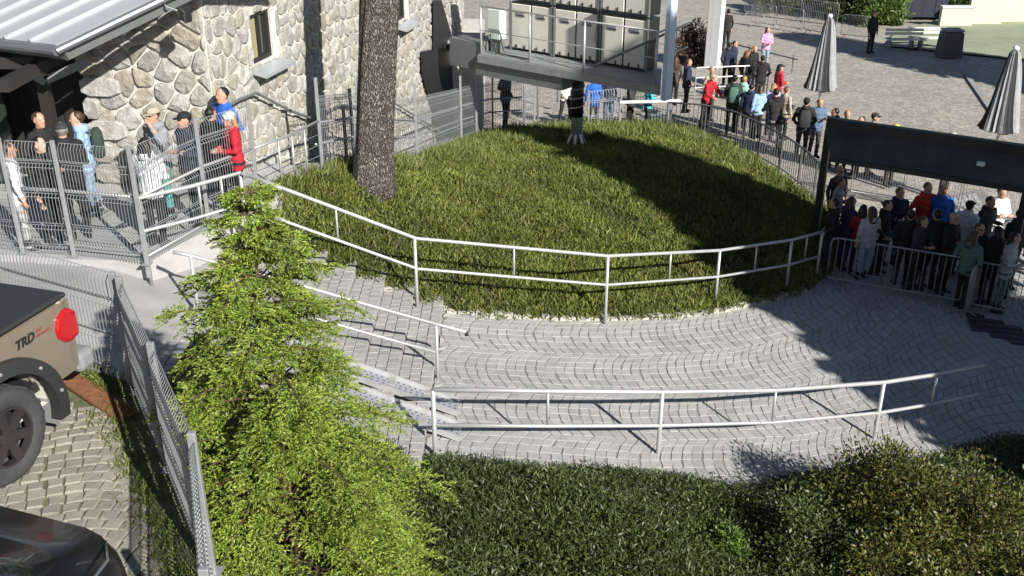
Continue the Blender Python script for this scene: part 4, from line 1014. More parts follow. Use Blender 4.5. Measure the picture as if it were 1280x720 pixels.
# bed side with wheel arch cut
def side_panel(s, th=.10):
    n = 26; m = MB(); ac, ar = 1.02, .55; top = 1.25
    xs_ = list(np.linspace(0, 2.05, 42)); outer = []
    for x in xs_:
        dz = ar * ar - (x - ac) ** 2
        zb = max(.56, .42 + math.sqrt(dz)) if dz > 0 else .56
        outer.append((x, zb))
    rows = 7
    for x, zb in outer:
        for k in range(rows):
            t_ = k / (rows - 1); z = zb + (top - zb) * t_
            bul = .035 * sin(pi * min(1, (z - .4) / 1.1)) + (-.03 if x < .06 else 0)
            m.v.append(tuple(tp(x, s * (hw - .04 + bul), z)))
    for i in range(len(outer) - 1):
        for k in range(rows - 1): m.f.append((i * rows + k, (i + 1) * rows + k, (i + 1) * rows + k + 1, i * rows + k + 1)); m.m.append(0)
    nb = len(m.v); m.v += [tuple(Vector(v) - sd * (s * th)) for v in m.v[:nb]]; m.f += [tuple(nb + i for i in f[::-1]) for f in m.f[:]]; m.m += [0] * (len(m.f) - len(m.m))
    return m
for s in (1, -1): part('bed_side', side_panel(s), M['truck'], trk, True)
m = MB(); m.box(tp(.04, 0, .88), (.08, hw * 2 - .16, .72), 0, (fw, sd, UP)); bevel(part('tailgate', m, M['truck'], trk), .03)
m = MB(); m.box(tp(1.02, 0, 1.275), (2.06, hw * 2 - .10, .05), 0, (fw, sd, UP)); cov = bevel(part('bed_cover', m, M['plastic'], trk), .02, 2)
m = MB(); m.box(tp(1.02, 0, .60), (2.0, hw * 2 - .2, .1), 0, (fw, sd, UP)); part('bed_floor', m, M['lamp'], trk)
m = MB(); m.box(tp(-.12, 0, .55), (.22, hw * 1.9, .20), 0, (fw, sd, UP)); bevel(part('bumper', m, M['trim'], trk), .05, 2)
for s in (1, -1):
    m = MB(); prof = [(.02, .90), (.02, 1.12), (.06, 1.18), (.13, 1.19), (.22, 1.14), (.26, 1.05), (.25, .96), (.18, .89), (.10, .87)]
    ri = [tp(a, s * (hw - .035), z) for a, z in prof]; ro = [tp(a if a > .05 else a - .03, s * (hw + .018), z) for a, z in prof]; ro2 = [tp(.16 + (a - .16) * .8, s * (hw + .03), 1.03 + (z - 1.03) * .8) for a, z in prof]
    m.loft([ri, ro, ro2]); bevel(part('tail_light', m, M['tail'], trk), .012, 2)
    fm = MB(); rin, rou, rmid = [], [], []
    for k in range(25):
        a = pi * (-.08 + 1.16 * k / 24); ca, sa = cos(a), sin(a)
        rin.append((1.02 - .55 * ca, .42 + .55 * sa)); rou.append((1.02 - .70 * ca, .42 + .67 * sa))
    V = []
    for (a, z), (b, y_) in zip(rin, rou): V.append([tp(a, s * (hw - .02), z), tp(a, s * (hw + .085), z), tp(b, s * (hw + .055), y_), tp(b, s * (hw - .02), y_)])
    fm.loft(V); fl_ = part('fender_flare', fm, M['plastic'], trk, False)
    for k in (3, 7, 12, 17, 21):
        a, z = rin[k]; b, y_ = rou[k]; c = tp((a + b) / 2, s * (hw + .075), (z + y_) / 2); mm = MB(); mm.ell(c, (.018, .018, .018), 6, 4); part('bolt', mm, M['trim'], fl_)
    mm = MB(); mm.box(tp(.44, s * (hw - .12), .45), (.03, .28, .5), 0, (fw, sd, UP)); part('mud_flap', mm, M['trim'], trk)
    for a in (1.02, 4.75): wheel(trk, tp(a, s * (hw - .10), .42), sd * s, .42)
    mm = MB(); mm.loft([[tp(1.02 - .57 * cos(pi * k / 10), s * (hw - .06 - d_), .42 + .57 * sin(pi * k / 10)) for k in range(11)] for d_ in (0, .3)], cap=False); part('wheel_liner', mm, M['cabinet'] if s > 0 else M['lamp'], trk)
# cab and bonnet (mostly outside the picture)
def tring(a, z0, z1, w0_, w1_): return [tp(a, -w0_, z0), tp(a, -w1_, z1), tp(a, w1_, z1), tp(a, w0_, z0)]
m = MB(); m.loft([tring(2.12, .5, 1.25, hw, hw), tring(4.2, .5, 1.25, hw, hw), tring(4.3, .5, 1.2, hw, hw * .97), tring(5.8, .55, 1.18, hw * .96, hw * .9), tring(5.9, .6, .95, hw * .9, hw * .85)]); bevel(part('cab_body', m, M['truck'], trk), .04, 2)
m = MB(); m.loft([tring(2.15, 1.25, 1.27, hw * .96, hw * .96), tring(2.35, 1.25, 1.85, hw * .96, hw * .78), tring(3.7, 1.25, 1.87, hw * .96, hw * .78), tring(4.5, 1.2, 1.25, hw * .94, hw * .94)]); part('windows', m, M['carglass'], trk)
m = MB(); m.box(tp(3.0, 0, 1.87), (1.5, hw * 1.55, .06), 0, (fw, sd, UP)); bevel(part('roof', m, M['truck'], trk), .03)
for s in (1, -1): m = MB(); m.box(tp(5.86, s * .7, .95), (.06, .35, .2), 0, (fw, sd, UP)); part('headlight', m, M['white'], trk)
# lettering on the bed side
def text_mesh(name, body, size, loc, xdir, zdir, mt, parent, shear=0.0, bold=0.0):
    cu = bpy.data.curves.new(name, 'FONT'); cu.body = body; cu.size = size; cu.extrude = .0015; cu.shear = shear; cu.offset = bold; cu.align_x = 'LEFT'; cu.resolution_u = 3
    o = bpy.data.objects.new(name, cu); COL.objects.link(o); dg = bpy.context.evaluated_depsgraph_get(); me = bpy.data.meshes.new_from_object(o.evaluated_get(dg)); bpy.data.objects.remove(o)
    me.materials.clear(); me.materials.append(mt); x = Vector(xdir).normalized(); z = Vector(zdir).normalized(); n = x.cross(z)
    me.transform(Matrix((x, z, n)).transposed().to_4x4()); ob = obj(name, me, parent, Vector(loc) - parent.location); return ob
text_mesh('lettering', 'TRD', .115, tp(.74, hw + .006, 1.09), -fw, UP, M['ink'], trk, .25, .004)
text_mesh('lettering', '4X4', .045, tp(.49, hw + .006, 1.14), -fw, UP, M['inkred'], trk, .25)
text_mesh('lettering', 'OFF ROAD', .036, tp(.50, hw + .006, 1.095), -fw, UP, M['inkred'], trk, .25)
# black car: nose towards the viewer's right
CR = Vector((-4.02, 3.55, LOTZ)); cf = Vector((-.33, -.944, 0)).normalized(); cs = Vector((-cf.y, cf.x, 0))
car = thing('black_car', 'glossy black car parked on cobbles in front of the pickup', 'car', CR)
def cpnt(a, s, z): return CR + cf * a + cs * s + UP * z
def cring(a, hw_, zb, zt, belt=None, n=8):
    pts = []
    for k in range(2 * n + 1):
        t_ = -1 + k / n; e = abs(t_) ** 1.0; x_ = hw_ * math.copysign(min(1, abs(t_) * 1.25) ** .9, t_); zz = zt - (zt - zb) * max(0, abs(t_) - .55) ** 1.6 / (.45 ** 1.6)
        pts.append(cpnt(a, x_, zz))
    return pts + [cpnt(a, hw_ * .8, zb - .02), cpnt(a, -hw_ * .8, zb - .02)]
m = MB(); m.loft([cring(a, h_, zb, zt) for a, h_, zb, zt in ((-2.35, .62, .45, .72), (-2.2, .80, .3, .92), (-1.6, .88, .25, 1.0), (-.6, .90, .22, 1.0), (.5, .90, .22, .98), (1.2, .89, .22, .92), (1.7, .84, .25, .84), (2.0, .72, .3, .74), (2.14, .52, .38, .62))]); part('body', m, M['carblack'], car, True)
m = MB(); m.loft([cring(a, h_, .9, zt) for a, h_, zt in ((-1.9, .62, .96), (-1.3, .70, 1.32), (-.7, .68, 1.44), (.0, .68, 1.45), (.55, .70, 1.30), (1.2, .72, .95))]); gh = part('windows', m, M['carglass'], car, True)
m = MB(); m.loft([cring(a, h_, zt - .05, zt) for a, h_, zt in ((-1.2, .52, 1.37), (-.7, .56, 1.465), (0, .56, 1.47), (.35, .54, 1.40))]); part('roof', m, M['carblack'], car, True)
for s in (1, -1):
    for a in (-1.35, 1.35): wheel(car, cpnt(a, s * .80, .31), cs * s, .31, .2)
    m = MB(); m.box(cpnt(2.0, s * .55, .62), (.1, .3, .12), 0, (cf, cs, UP)); part('headlight', m, M['chrome'], car)
    m = MB(); m.tube([cpnt(-2.20, s * .66, .84), cpnt(-2.05, s * .80, .84), cpnt(-1.75, s * .865, .85)], .012, 6); part('trim_strip', m, M['chrome'], car, True)
    m = MB(); m.ell(cpnt(.65, s * .98, .98), (.10, .08, .07)); part('mirror', m, M['carblack'], car, True)
# rusty drain grate and weeds strip
ga, gb = W(80, 470, LOTZ), W(163, 525, LOTZ); gd = (gb - ga).normalized(); gn = Vector((-gd.y, gd.x, 0))
gt = thing('drain_grate', 'rusty iron drainage grate set in the cobbles by the mesh fence', 'grate', ga)
for s in (0, .19): m = MB(); m.box((ga + gb) / 2 + gn * (s - .095) + UP * .014, ((gb - ga).length, .02, .03), 0, (gd, gn, UP)); part('edge', m, M['rust'], gt)
for i in range(int((gb - ga).length / .035)): m = MB(); m.box(ga + gd * (.02 + i * .035) + UP * .016, (.02, .18, .02), 0, (gd, gn, UP)); part('bar', m, M['rust'], gt)

# ------------------------------------------------------------ vegetation
def np_mesh(name, V, Fq):
    me = bpy.data.meshes.new(name); nv, nf, k = len(V), len(Fq), Fq.shape[1]
    me.vertices.add(nv); me.vertices.foreach_set('co', V.astype(np.float32).ravel())
    me.loops.add(nf * k); me.loops.foreach_set('vertex_index', Fq.astype(np.int32).ravel())
    me.polygons.add(nf); me.polygons.foreach_set('loop_start', np.arange(0, nf * k, k, dtype=np.int32)); me.polygons.foreach_set('loop_total', np.full(nf, k, dtype=np.int32))
    me.update(calc_edges=True); return me
def unit(a): return a / (np.linalg.norm(a, axis=1, keepdims=True) + 1e-9)
def leaves(base, dirs, length, width):
    """diamond leaves: base (N,3), dirs (N,3) unit, length (N,), width (N,)"""
    N = len(base); r = rng.normal(size=(N, 3)); side = unit(np.cross(dirs, r)); nrm = np.cross(side, dirs)
    L = length[:, None]; Wd = width[:, None]
    mid = base + dirs * L * .45 + nrm * L * .08
    V = np.stack([base, mid + side * Wd * .5, base + dirs * L - nrm * L * .05, mid - side * Wd * .5], 1).reshape(-1, 3)
    return V, np.arange(4 * N).reshape(-1, 4)
def leaf_obj(name, base, dirs, length, width, mt, parent=None):
    off = np.zeros(3)
    if parent is not None: off = np.array(parent.location)
    V, F = leaves(base, dirs, length, width); me = np_mesh(name, V - off, F); me.materials.append(mt); return obj(name, me, parent)
def rdirs(n, up=0.5, spread=1.0):
    d = rng.normal(size=(n, 3)) * spread; d[:, 2] = np.abs(d[:, 2]) * .6 + up; return unit(d)

# ground cover on the mound: clumps of short shoots
N = 6200; ui = rng.random(N) * (NU - 1.001); vi = rng.random(N) ** .85 * (NV - 1.001)
frn = np.array([list(p) for p in fr]); bkn = np.array([list(p) for p in bk])
area_w = np.linalg.norm(bkn - frn, axis=1); pr = area_w / area_w.sum(); ui = np.clip(rng.choice(NU, N * 4, p=pr) + rng.random(N * 4) - .5, 0, NU - 1.001); vi = rng.random(N * 4)
pts = []
for u_, v_ in zip(ui, vi):
    i = int(u_); f = u_ - i; p = frn[i] * (1 - f) + frn[i + 1] * f; q = bkn[i] * (1 - f) + bkn[i + 1] * f; c = p * (1 - v_) + q * v_
    z = mz(c[0], c[1], -9)
    if z > -5: pts.append((c[0], c[1], z, v_))
pts = np.array(pts); per = 9
b = np.repeat(pts[:, :3], per, 0); n = len(b)
hmod = .55 + .45 * np.sin(1.7 * b[:, 0] + .9 * b[:, 1]) * np.sin(1.1 * b[:, 1] - .6 * b[:, 0]) + rng.random(n) * .3
b[:, :2] += rng.normal(size=(n, 2)) * .06; b[:, 2] += rng.random(n) * .09 * hmod
d = rng.normal(size=(n, 3)) * .55; d[:, 2] = .75 + rng.random(n) * .3; d = unit(d)
gl = leaf_obj('ground_cover', b, d, rng.uniform(.07, .17, n) * (.7 + .4 * hmod), rng.uniform(.014, .030, n), M['grass'])
tag(gl, 'dense short green ground cover on the sunny mound', 'ground cover', kind='stuff')
# taller weeds along the back and right edges of the mound
sel = pts[(pts[:, 3] > .72)]; sel = sel[rng.random(len(sel)) < .16]; b = np.repeat(sel[:, :3], 26, 0); n = len(b)
b[:, :2] += rng.normal(size=(n, 2)) * .10; d = rdirs(n, .8, .6)
wl_ = leaf_obj('weeds', b, d, rng.uniform(.12, .38, n), rng.uniform(.015, .04, n), M['weed']); tag(wl_, 'taller yellow green weeds along the back of the mound', 'weeds', kind='stuff')

# foreground ground cover
N = 21000; xx = rng.uniform(-2.6, 9.5, N); vv = rng.random(N) ** .7
yy = np.array([6.6 + (ynear(x) + .12 - 6.6) * v for x, v in zip(xx, vv)]); zz = np.array([bedz(x, y) for x, y in zip(xx, yy)])
per = 12; b = np.repeat(np.stack([xx, yy, zz], 1), per, 0); n = len(b)
hh = .26 + .16 * np.sin(2.1 * b[:, 0] + 1.3 * np.sin(1.7 * b[:, 1])) * np.sin(1.9 * b[:, 1] + .5) + .05 * rng.random(n)
edge = np.clip((np.array([ynear(x) for x in b[:, 0]]) + .1 - b[:, 1]) * 1.6 + .25, .25, 1); hh *= edge
b[:, :2] += rng.normal(size=(n, 2)) * .07; b[:, 2] += hh * rng.random(n) ** .6
d = rdirs(n, .35, .8); cvr = leaf_obj('ground_cover', b, d, rng.uniform(.045, .10, n), rng.uniform(.012, .024, n), M['cover'])
tag(cvr, 'dark green low shrubs covering the foreground bed', 'ground cover', kind='stuff')
# weeds in the parking edge
N = 420; t_ = rng.random(N); e0 = np.array([[-3.8, 8.6], [-2.36, 6.05], [-1.6, 3.5]]); seg = (t_ * 2).astype(int).clip(0, 1); f = (t_ * 2 - seg)[:, None]
c = e0[seg] * (1 - f) + e0[seg + 1] * f + rng.normal(size=(N, 2)) * np.array([.09, .1]) - np.array([.12, 0])
k2 = 260; c2 = np.array([list(W(rng.uniform(100, 165), 0, LOTZ))[:2] for _ in range(1)]); ga2 = np.array([list(W(75, 455, LOTZ))[:2], list(W(150, 500, LOTZ))[:2]])
tt = rng.random((k2, 1)); c3 = ga2[0] * (1 - tt) + ga2[1] * tt + rng.normal(size=(k2, 2)) * .05 + np.array([.05, .12])
c = np.concatenate([c, c3]); b = np.repeat(np.concatenate([c, np.full((len(c), 1), LOTZ)], 1), 9, 0); n = len(b); b[:, :2] += rng.normal(size=(n, 2)) * .04
o = leaf_obj('weeds', b, rdirs(n, .6, .8), rng.uniform(.03, .09, n), rng.uniform(.006, .015, n), M['weed']); tag(o, 'straggly weeds along the edge of the parking cobbles', 'weeds', kind='stuff')

# conifers ------------------------------------------------------
def conifer(name, label, base, H, Rm, nwh, nbr, ntw, nsh, shoot, mt, lean=(0, 0), trunk_r=.07, droop=.25, z0=.06, group=None, needles=11, nl=.026, nw=.006, fill=0):
    t = thing(name, label, 'tree', base, group=group); base = Vector(base); r = random.Random(hash(label) % 1000 if False else len(label) * 7)
    ax = Vector((lean[0], lean[1], 1))
    m = MB(); m.tube([base + ax * (H * k / 8) for k in range(9)], [trunk_r * (1 - .93 * k / 8) for k in range(9)], 10); part('trunk', m, M['bark'], t, True)
    br = MB(); SB = []; SD = []
    for w in range(nwh):
        fz = z0 + (1 - z0) * (w + .5 * r.random()) / nwh; zz = fz * H; reach = Rm * (1 - fz) ** .82 * (1 + .1 * r.uniform(-1, 1)) + .05
        for k in range(max(4, int(nbr * (1 - .45 * fz)))):
            a = 2 * pi * (k + r.random() * .9) / nbr * (nbr / max(4, int(nbr * (1 - .45 * fz)))) + w * 1.3
            L = reach * (r.uniform(.45, 1.0) if r.random() < .6 else r.uniform(.9, 1.3)); dh = Vector((cos(a), sin(a), 0)); up0 = .30 + .55 * fz
            P = []
            for s in range(6):
                f_ = s / 5; P.append(base + ax * zz + dh * (L * f_) + UP * (L * (up0 * f_ - (droop + .28 * (1 - fz)) * f_ * f_ * 1.5)))
            br.tube(P, [(.006 + .007 * (1 - s / 5)) * (1 if trunk_r < .1 else 3) for s in range(6)], 4)
            n2 = max(3, int(ntw * (L / Rm) ** .7))
            for q in range(n2):
                f_ = .18 + .82 * (q + r.random()) / n2; i0 = min(4, int(f_ * 5)); p = P[i0].lerp(P[i0 + 1], f_ * 5 - i0)
                sgn = 1 if q % 2 else -1; sidev = Vector((-dh.y, dh.x, 0)) * sgn; tl = L * .36 * (1.15 - f_) + .07
                td = (sidev * r.uniform(.55, .85) + dh * r.uniform(.6, .9) + UP * r.uniform(-.30, .12)).normalized()
                nrm_ = (UP + dh * r.uniform(-.4, .4) + sidev * r.uniform(-.4, .4)).normalized(); sv = td.cross(nrm_).normalized()
                if trunk_r < .1 and f_ < .30 and fz < .85: continue
                for s in range(nsh):
                    g_ = (s + .3 * r.random()) / nsh; sp_ = p + td * (tl * g_) - UP * (tl * g_ * g_ * .30)
                    for sg in ((-1, 1) if trunk_r < .1 else (r.choice((-1, 1)),)):
                        SB.append(sp_); SD.append((td * .85 + sv * sg * r.uniform(.55, .8) + UP * r.uniform(-.25, .12)).normalized())
                SB.append(p + td * tl * .95 - UP * tl * .3); SD.append((td - UP * .25).normalized())
    part('branches', br, M['twig'], t)
    SB = np.array([list(v) for v in SB]); SD = np.array([list(v) for v in SD]); ns = len(SB)
    # needles along each shoot
    B = np.repeat(SB, needles, 0); D = np.repeat(SD, needles, 0); n = len(B)
    f_ = np.tile(np.linspace(0, 1, needles), ns); sl = np.repeat(rng.uniform(.6, 1.15, ns) * shoot, needles)
    B = B + D * (f_ * sl)[:, None]; rr = rng.normal(size=(n, 3)); rr = unit(rr - D * (rr * D).sum(1, keepdims=True))
    ND = unit(D * .85 + rr * (.85 - .5 * f_[:, None]))
    cr = leaf_obj('crown', B, ND, np.full(n, nl) * rng.uniform(.8, 1.2, n), np.full(n, nw), mt, t)
    return t
conifer('spruce_tree', 'young bright green spruce growing beside the parking fence', (-2.12, 8.1, 1.6), 4.75, 1.62, 30, 10, 16, 5, .115, M['needle'], lean=(-.02, 0), trunk_r=.07, needles=15, nl=.032, nw=.0115)
# off the picture on the right: tall spruces that shade the end of the path
for i, (x, y, h, rad) in enumerate(((15.1, 8.6, 16, 3.5), (26, 33, 12, 3.2))):
    conifer('spruce_tree', ['tall dark spruce standing off to the right of the path', 'dark spruce standing off beside the far benches'][i], (x, y, 0), h, rad, 40, 16, 14, 5, .5, M['dark_needle'], trunk_r=.28, z0=.1, needles=5, nl=.55, nw=.30, droop=.3)

# big pine: trunk in view, crown above the picture
TB = W(466, 236, mz(-2.69, 18.7, 2.5)); TB.z = mz(TB.x, TB.y, 2.5)
pine = thing('pine_tree', 'tall tree with a thick furrowed brown trunk rising from the mound', 'tree', TB)
rings = []; nseg = 26; na = 40; tr_ = random.Random(5); ph = [tr_.uniform(0, 6.28) for _ in range(8)]
for k in range(nseg + 1):
    z = 14 * k / nseg - .3; rad = .34 * (1 - .022 * z) + .12 * math.exp(-max(z, 0) * 3.2)
    if z > 9: rad *= max(.3, 1 - .09 * (z - 9))
    ring = []
    for j in range(na):
        a = 2 * pi * j / na; fur = .017 * (sin(13 * a + 1.1 * sin(2.1 * z + ph[0])) + .6 * sin(21 * a + 1.6 * sin(1.7 * z + ph[1])))
        rr_ = rad + fur + .02 * sin(2 * a + z * .4); ring.append((TB.x + .09 * z + rr_ * cos(a), TB.y + rr_ * sin(a), TB.z + z))
    rings.append(ring)
bark2 = mat('furrowed_bark', (.33, .30, .275), .95, var=.35, scale=4)
_n = bark2.node_tree.nodes; _l = bark2.node_tree.links
wv = _n.new('ShaderNodeTexVoronoi'); wv.feature = 'DISTANCE_TO_EDGE'; mp = _n.new('ShaderNodeMapping'); mp.inputs['Scale'].default_value = (8, 8, 1.5); g_ = _n.new('ShaderNodeNewGeometry'); nzz = _n.new('ShaderNodeTexNoise'); nzz.inputs['Scale'].default_value = 3
va = _n.new('ShaderNodeVectorMath'); va.operation = 'ADD'; vsx = _n.new('ShaderNodeVectorMath'); vsx.operation = 'SCALE'; vsx.inputs['Scale'].default_value = .25
_l.new(g_.outputs['Position'], nzz.inputs['Vector']); _l.new(nzz.outputs['Color'], vsx.inputs[0]); _l.new(g_.outputs['Position'], va.inputs[0]); _l.new(vsx.outputs[0], va.inputs[1]); _l.new(va.outputs[0], mp.inputs[0]); _l.new(mp.outputs[0], wv.inputs['Vector'])
rmp = _n.new('ShaderNodeMapRange'); rmp.inputs[2].default_value = .30; _l.new(wv.outputs['Distance'], rmp.inputs[0])
cmx = _n.new('ShaderNodeMix'); cmx.data_type = 'RGBA'; cmx.inputs[6].default_value = (.07, .05, .04, 1)
_src = _n['Principled BSDF'].inputs['Base Color'].links[0].from_socket; _l.new(rmp.outputs[0], cmx.inputs[0]); _l.new(_src, cmx.inputs[7]); _l.new(cmx.outputs[2], _n['Principled BSDF'].inputs['Base Color'])
bmp = _n.new('ShaderNodeBump'); bmp.inputs['Strength'].default_value = 1; bmp.inputs['Distance'].default_value = .05; _l.new(rmp.outputs[0], bmp.inputs['Height']); _l.new(bmp.outputs[0], _n['Principled BSDF'].inputs['Normal'])
m = MB(); m.loft(rings); part('trunk', m, bark2, pine, True)
br = MB(); cb = []
for k in range(26):
    a = tr_.uniform(0, 6.28); z = tr_.uniform(9.6, 13.6); L = tr_.uniform(1.2, 2.4) * (1.3 - (z - 9) / 8); p = Vector((TB.x + .09 * z, TB.y, TB.z + z)); d = Vector((cos(a), sin(a), .25))
    br.tube([p, p + d * L * .5, p + d * L + UP * .2], [.06, .035, .015], 5)
    for s in range(60): f_ = tr_.uniform(.3, 1.1); cb.append(list(p + d * L * f_ + Vector((tr_.gauss(0, .3), tr_.gauss(0, .3), tr_.gauss(0, .22)))))
part('limbs', br, bark2, pine); cb = np.repeat(np.array(cb), 4, 0); leaf_obj('crown', cb, rdirs(len(cb), .2, 1), rng.uniform(.2, .4, len(cb)), rng.uniform(.06, .12, len(cb)), M['dark_needle'], pine)

# leafy shrubs --------------------------------------------------
def shrub(name, label, c, rx, ry, h, n, mt, ls=(.05, .10), group=None, seed=1, lumps=26, stems=9):
    t = thing(name, label, 'shrub', c, group=group); r = np.random.default_rng(seed); c = np.array(c)
    lc = r.normal(size=(lumps, 3)); lc = unit(lc) * r.uniform(.35, .85, (lumps, 1)); lc[:, 2] = np.abs(lc[:, 2]) * 1.05 - .05; lc *= np.array([rx, ry, h])
    lr = r.uniform(.22, .42, lumps) * min(rx, ry, h)
    k = r.integers(0, lumps, n); dd = unit(r.normal(size=(n, 3))); rad = lr[k] * r.random(n) ** .45
    P = lc[k] + dd * rad[:, None]; sp = r.random(n) < .06; P[sp] += dd[sp] * (r.random((sp.sum(), 1)) * .25)
    P[:, 2] = np.maximum(P[:, 2], .02); P += c
    out = unit(dd + np.array([0, 0, .35]) + r.normal(size=(n, 3)) * .6)
    m = MB()
    for s in range(stems):
        e = lc[s % lumps]; m.tube([c + np.array([.1 * math.cos(s), .1 * math.sin(s), -.1]), c + e * .5 + np.array([0, 0, .05]), c + e], [.022, .014, .006], 5)
    part('stems', m, M['twig'], t)
    leaf_obj('foliage', P, out, r.uniform(*ls, n), r.uniform(ls[0] * .35, ls[1] * .42, n), mt, t); return t
for i, (px, py, zt, rx, h, nn, lab) in enumerate(((1110, 505, 2.2, 1.2, 1.45, 17000, 'orange tinged leafy shrub in front of the railing end'),
        (1225, 545, 2.0, 1.25, 1.3, 16000, 'yellow green leafy shrub beside the shaded end of the path'), (1015, 590, 1.55, .95, 1.0, 9000, 'brown and dark green shrub between ground cover and the orange tinged shrub'),
        (1160, 620, 1.8, 1.1, 1.25, 11000, 'golden brown shrub in front of the other autumn shrubs'))):
    p = W(px, py, zt); p.y -= .25; z = bedz(p.x, p.y); shrub('autumn_shrub', lab, (p.x, p.y, z), rx, rx * .9, zt - z + .12, nn, M['autumn'] if i != 2 else M['cover'], (.04, .085), 'autumn shrubs in the foreground bed', seed=20 + i)
for i, (px, py, rx, h, nn) in enumerate(((905, 625, .5, .6, 3500), (990, 710, .6, .55, 4000), (700, 700, .7, .5, 4200), (560, 620, .5, .45, 2600))):
    p = W(px, py, 1.3); z = bedz(p.x, p.y); shrub('low_shrub', 'low ' + ['fresh green shrub by the shaded edge of the autumn shrubs', 'bright green shrub at the foot of the golden brown shrub', 'dark green shrub in the middle of the ground cover', 'dull green shrub between the spruce and the near railing post'][i], (p.x, p.y, z), rx, rx, h, nn, [M['green_leaf'], M['green_leaf'], M['cover'], M['cover']][i], (.04, .08), 'low shrubs in the bed', seed=40 + i, lumps=14)
p = gp(868, 78); shrub('plum_shrub', 'plum coloured shrub beside the white slab pillar', p, 1.15, .9, 1.75, 6000, M['plum_leaf'], (.08, .18), seed=60)
p = gp(1096, 28); shrub('round_bush', 'clipped bright green bush beside the navy hut', p, 1.6, 1.4, 2.6, 7000, M['green_leaf'], (.14, .26), seed=61)
for i, (px, py, rx, h) in enumerate(((980, 15, 1.9, 2.2), (1052, 22, 1.5, 2.0), (1208, 22, 1.6, 1.6))):
    p = gp(px, py); shrub('hedge_bush', ['dark bush behind the far crowd barriers', 'dark bush between the far barriers and the clipped bush', 'dark bush between the navy hut and the pale wall'][i], p, rx, 1.2, h, 5000, M['cover'], (.16, .3), seed=70 + i)
# a few yellow leaves and twigs low plants at the pole
p = W(742, 178, .9); shrub('leafy_plant', 'small light green leafy plant beside the steel pole foot', (p.x, p.y, mz(p.x, p.y, .8)), .3, .3, .5, 260, M['weed'], (.08, .16), seed=81, lumps=6)
p = W(962, 335, .5); shrub('leafy_plant', 'small yellow green plant under the mound handrail at the shade edge', (p.x, p.y, mz(p.x, p.y, .4)), .35, .3, .4, 500, M['weed'], (.06, .12), seed=82, lumps=6)

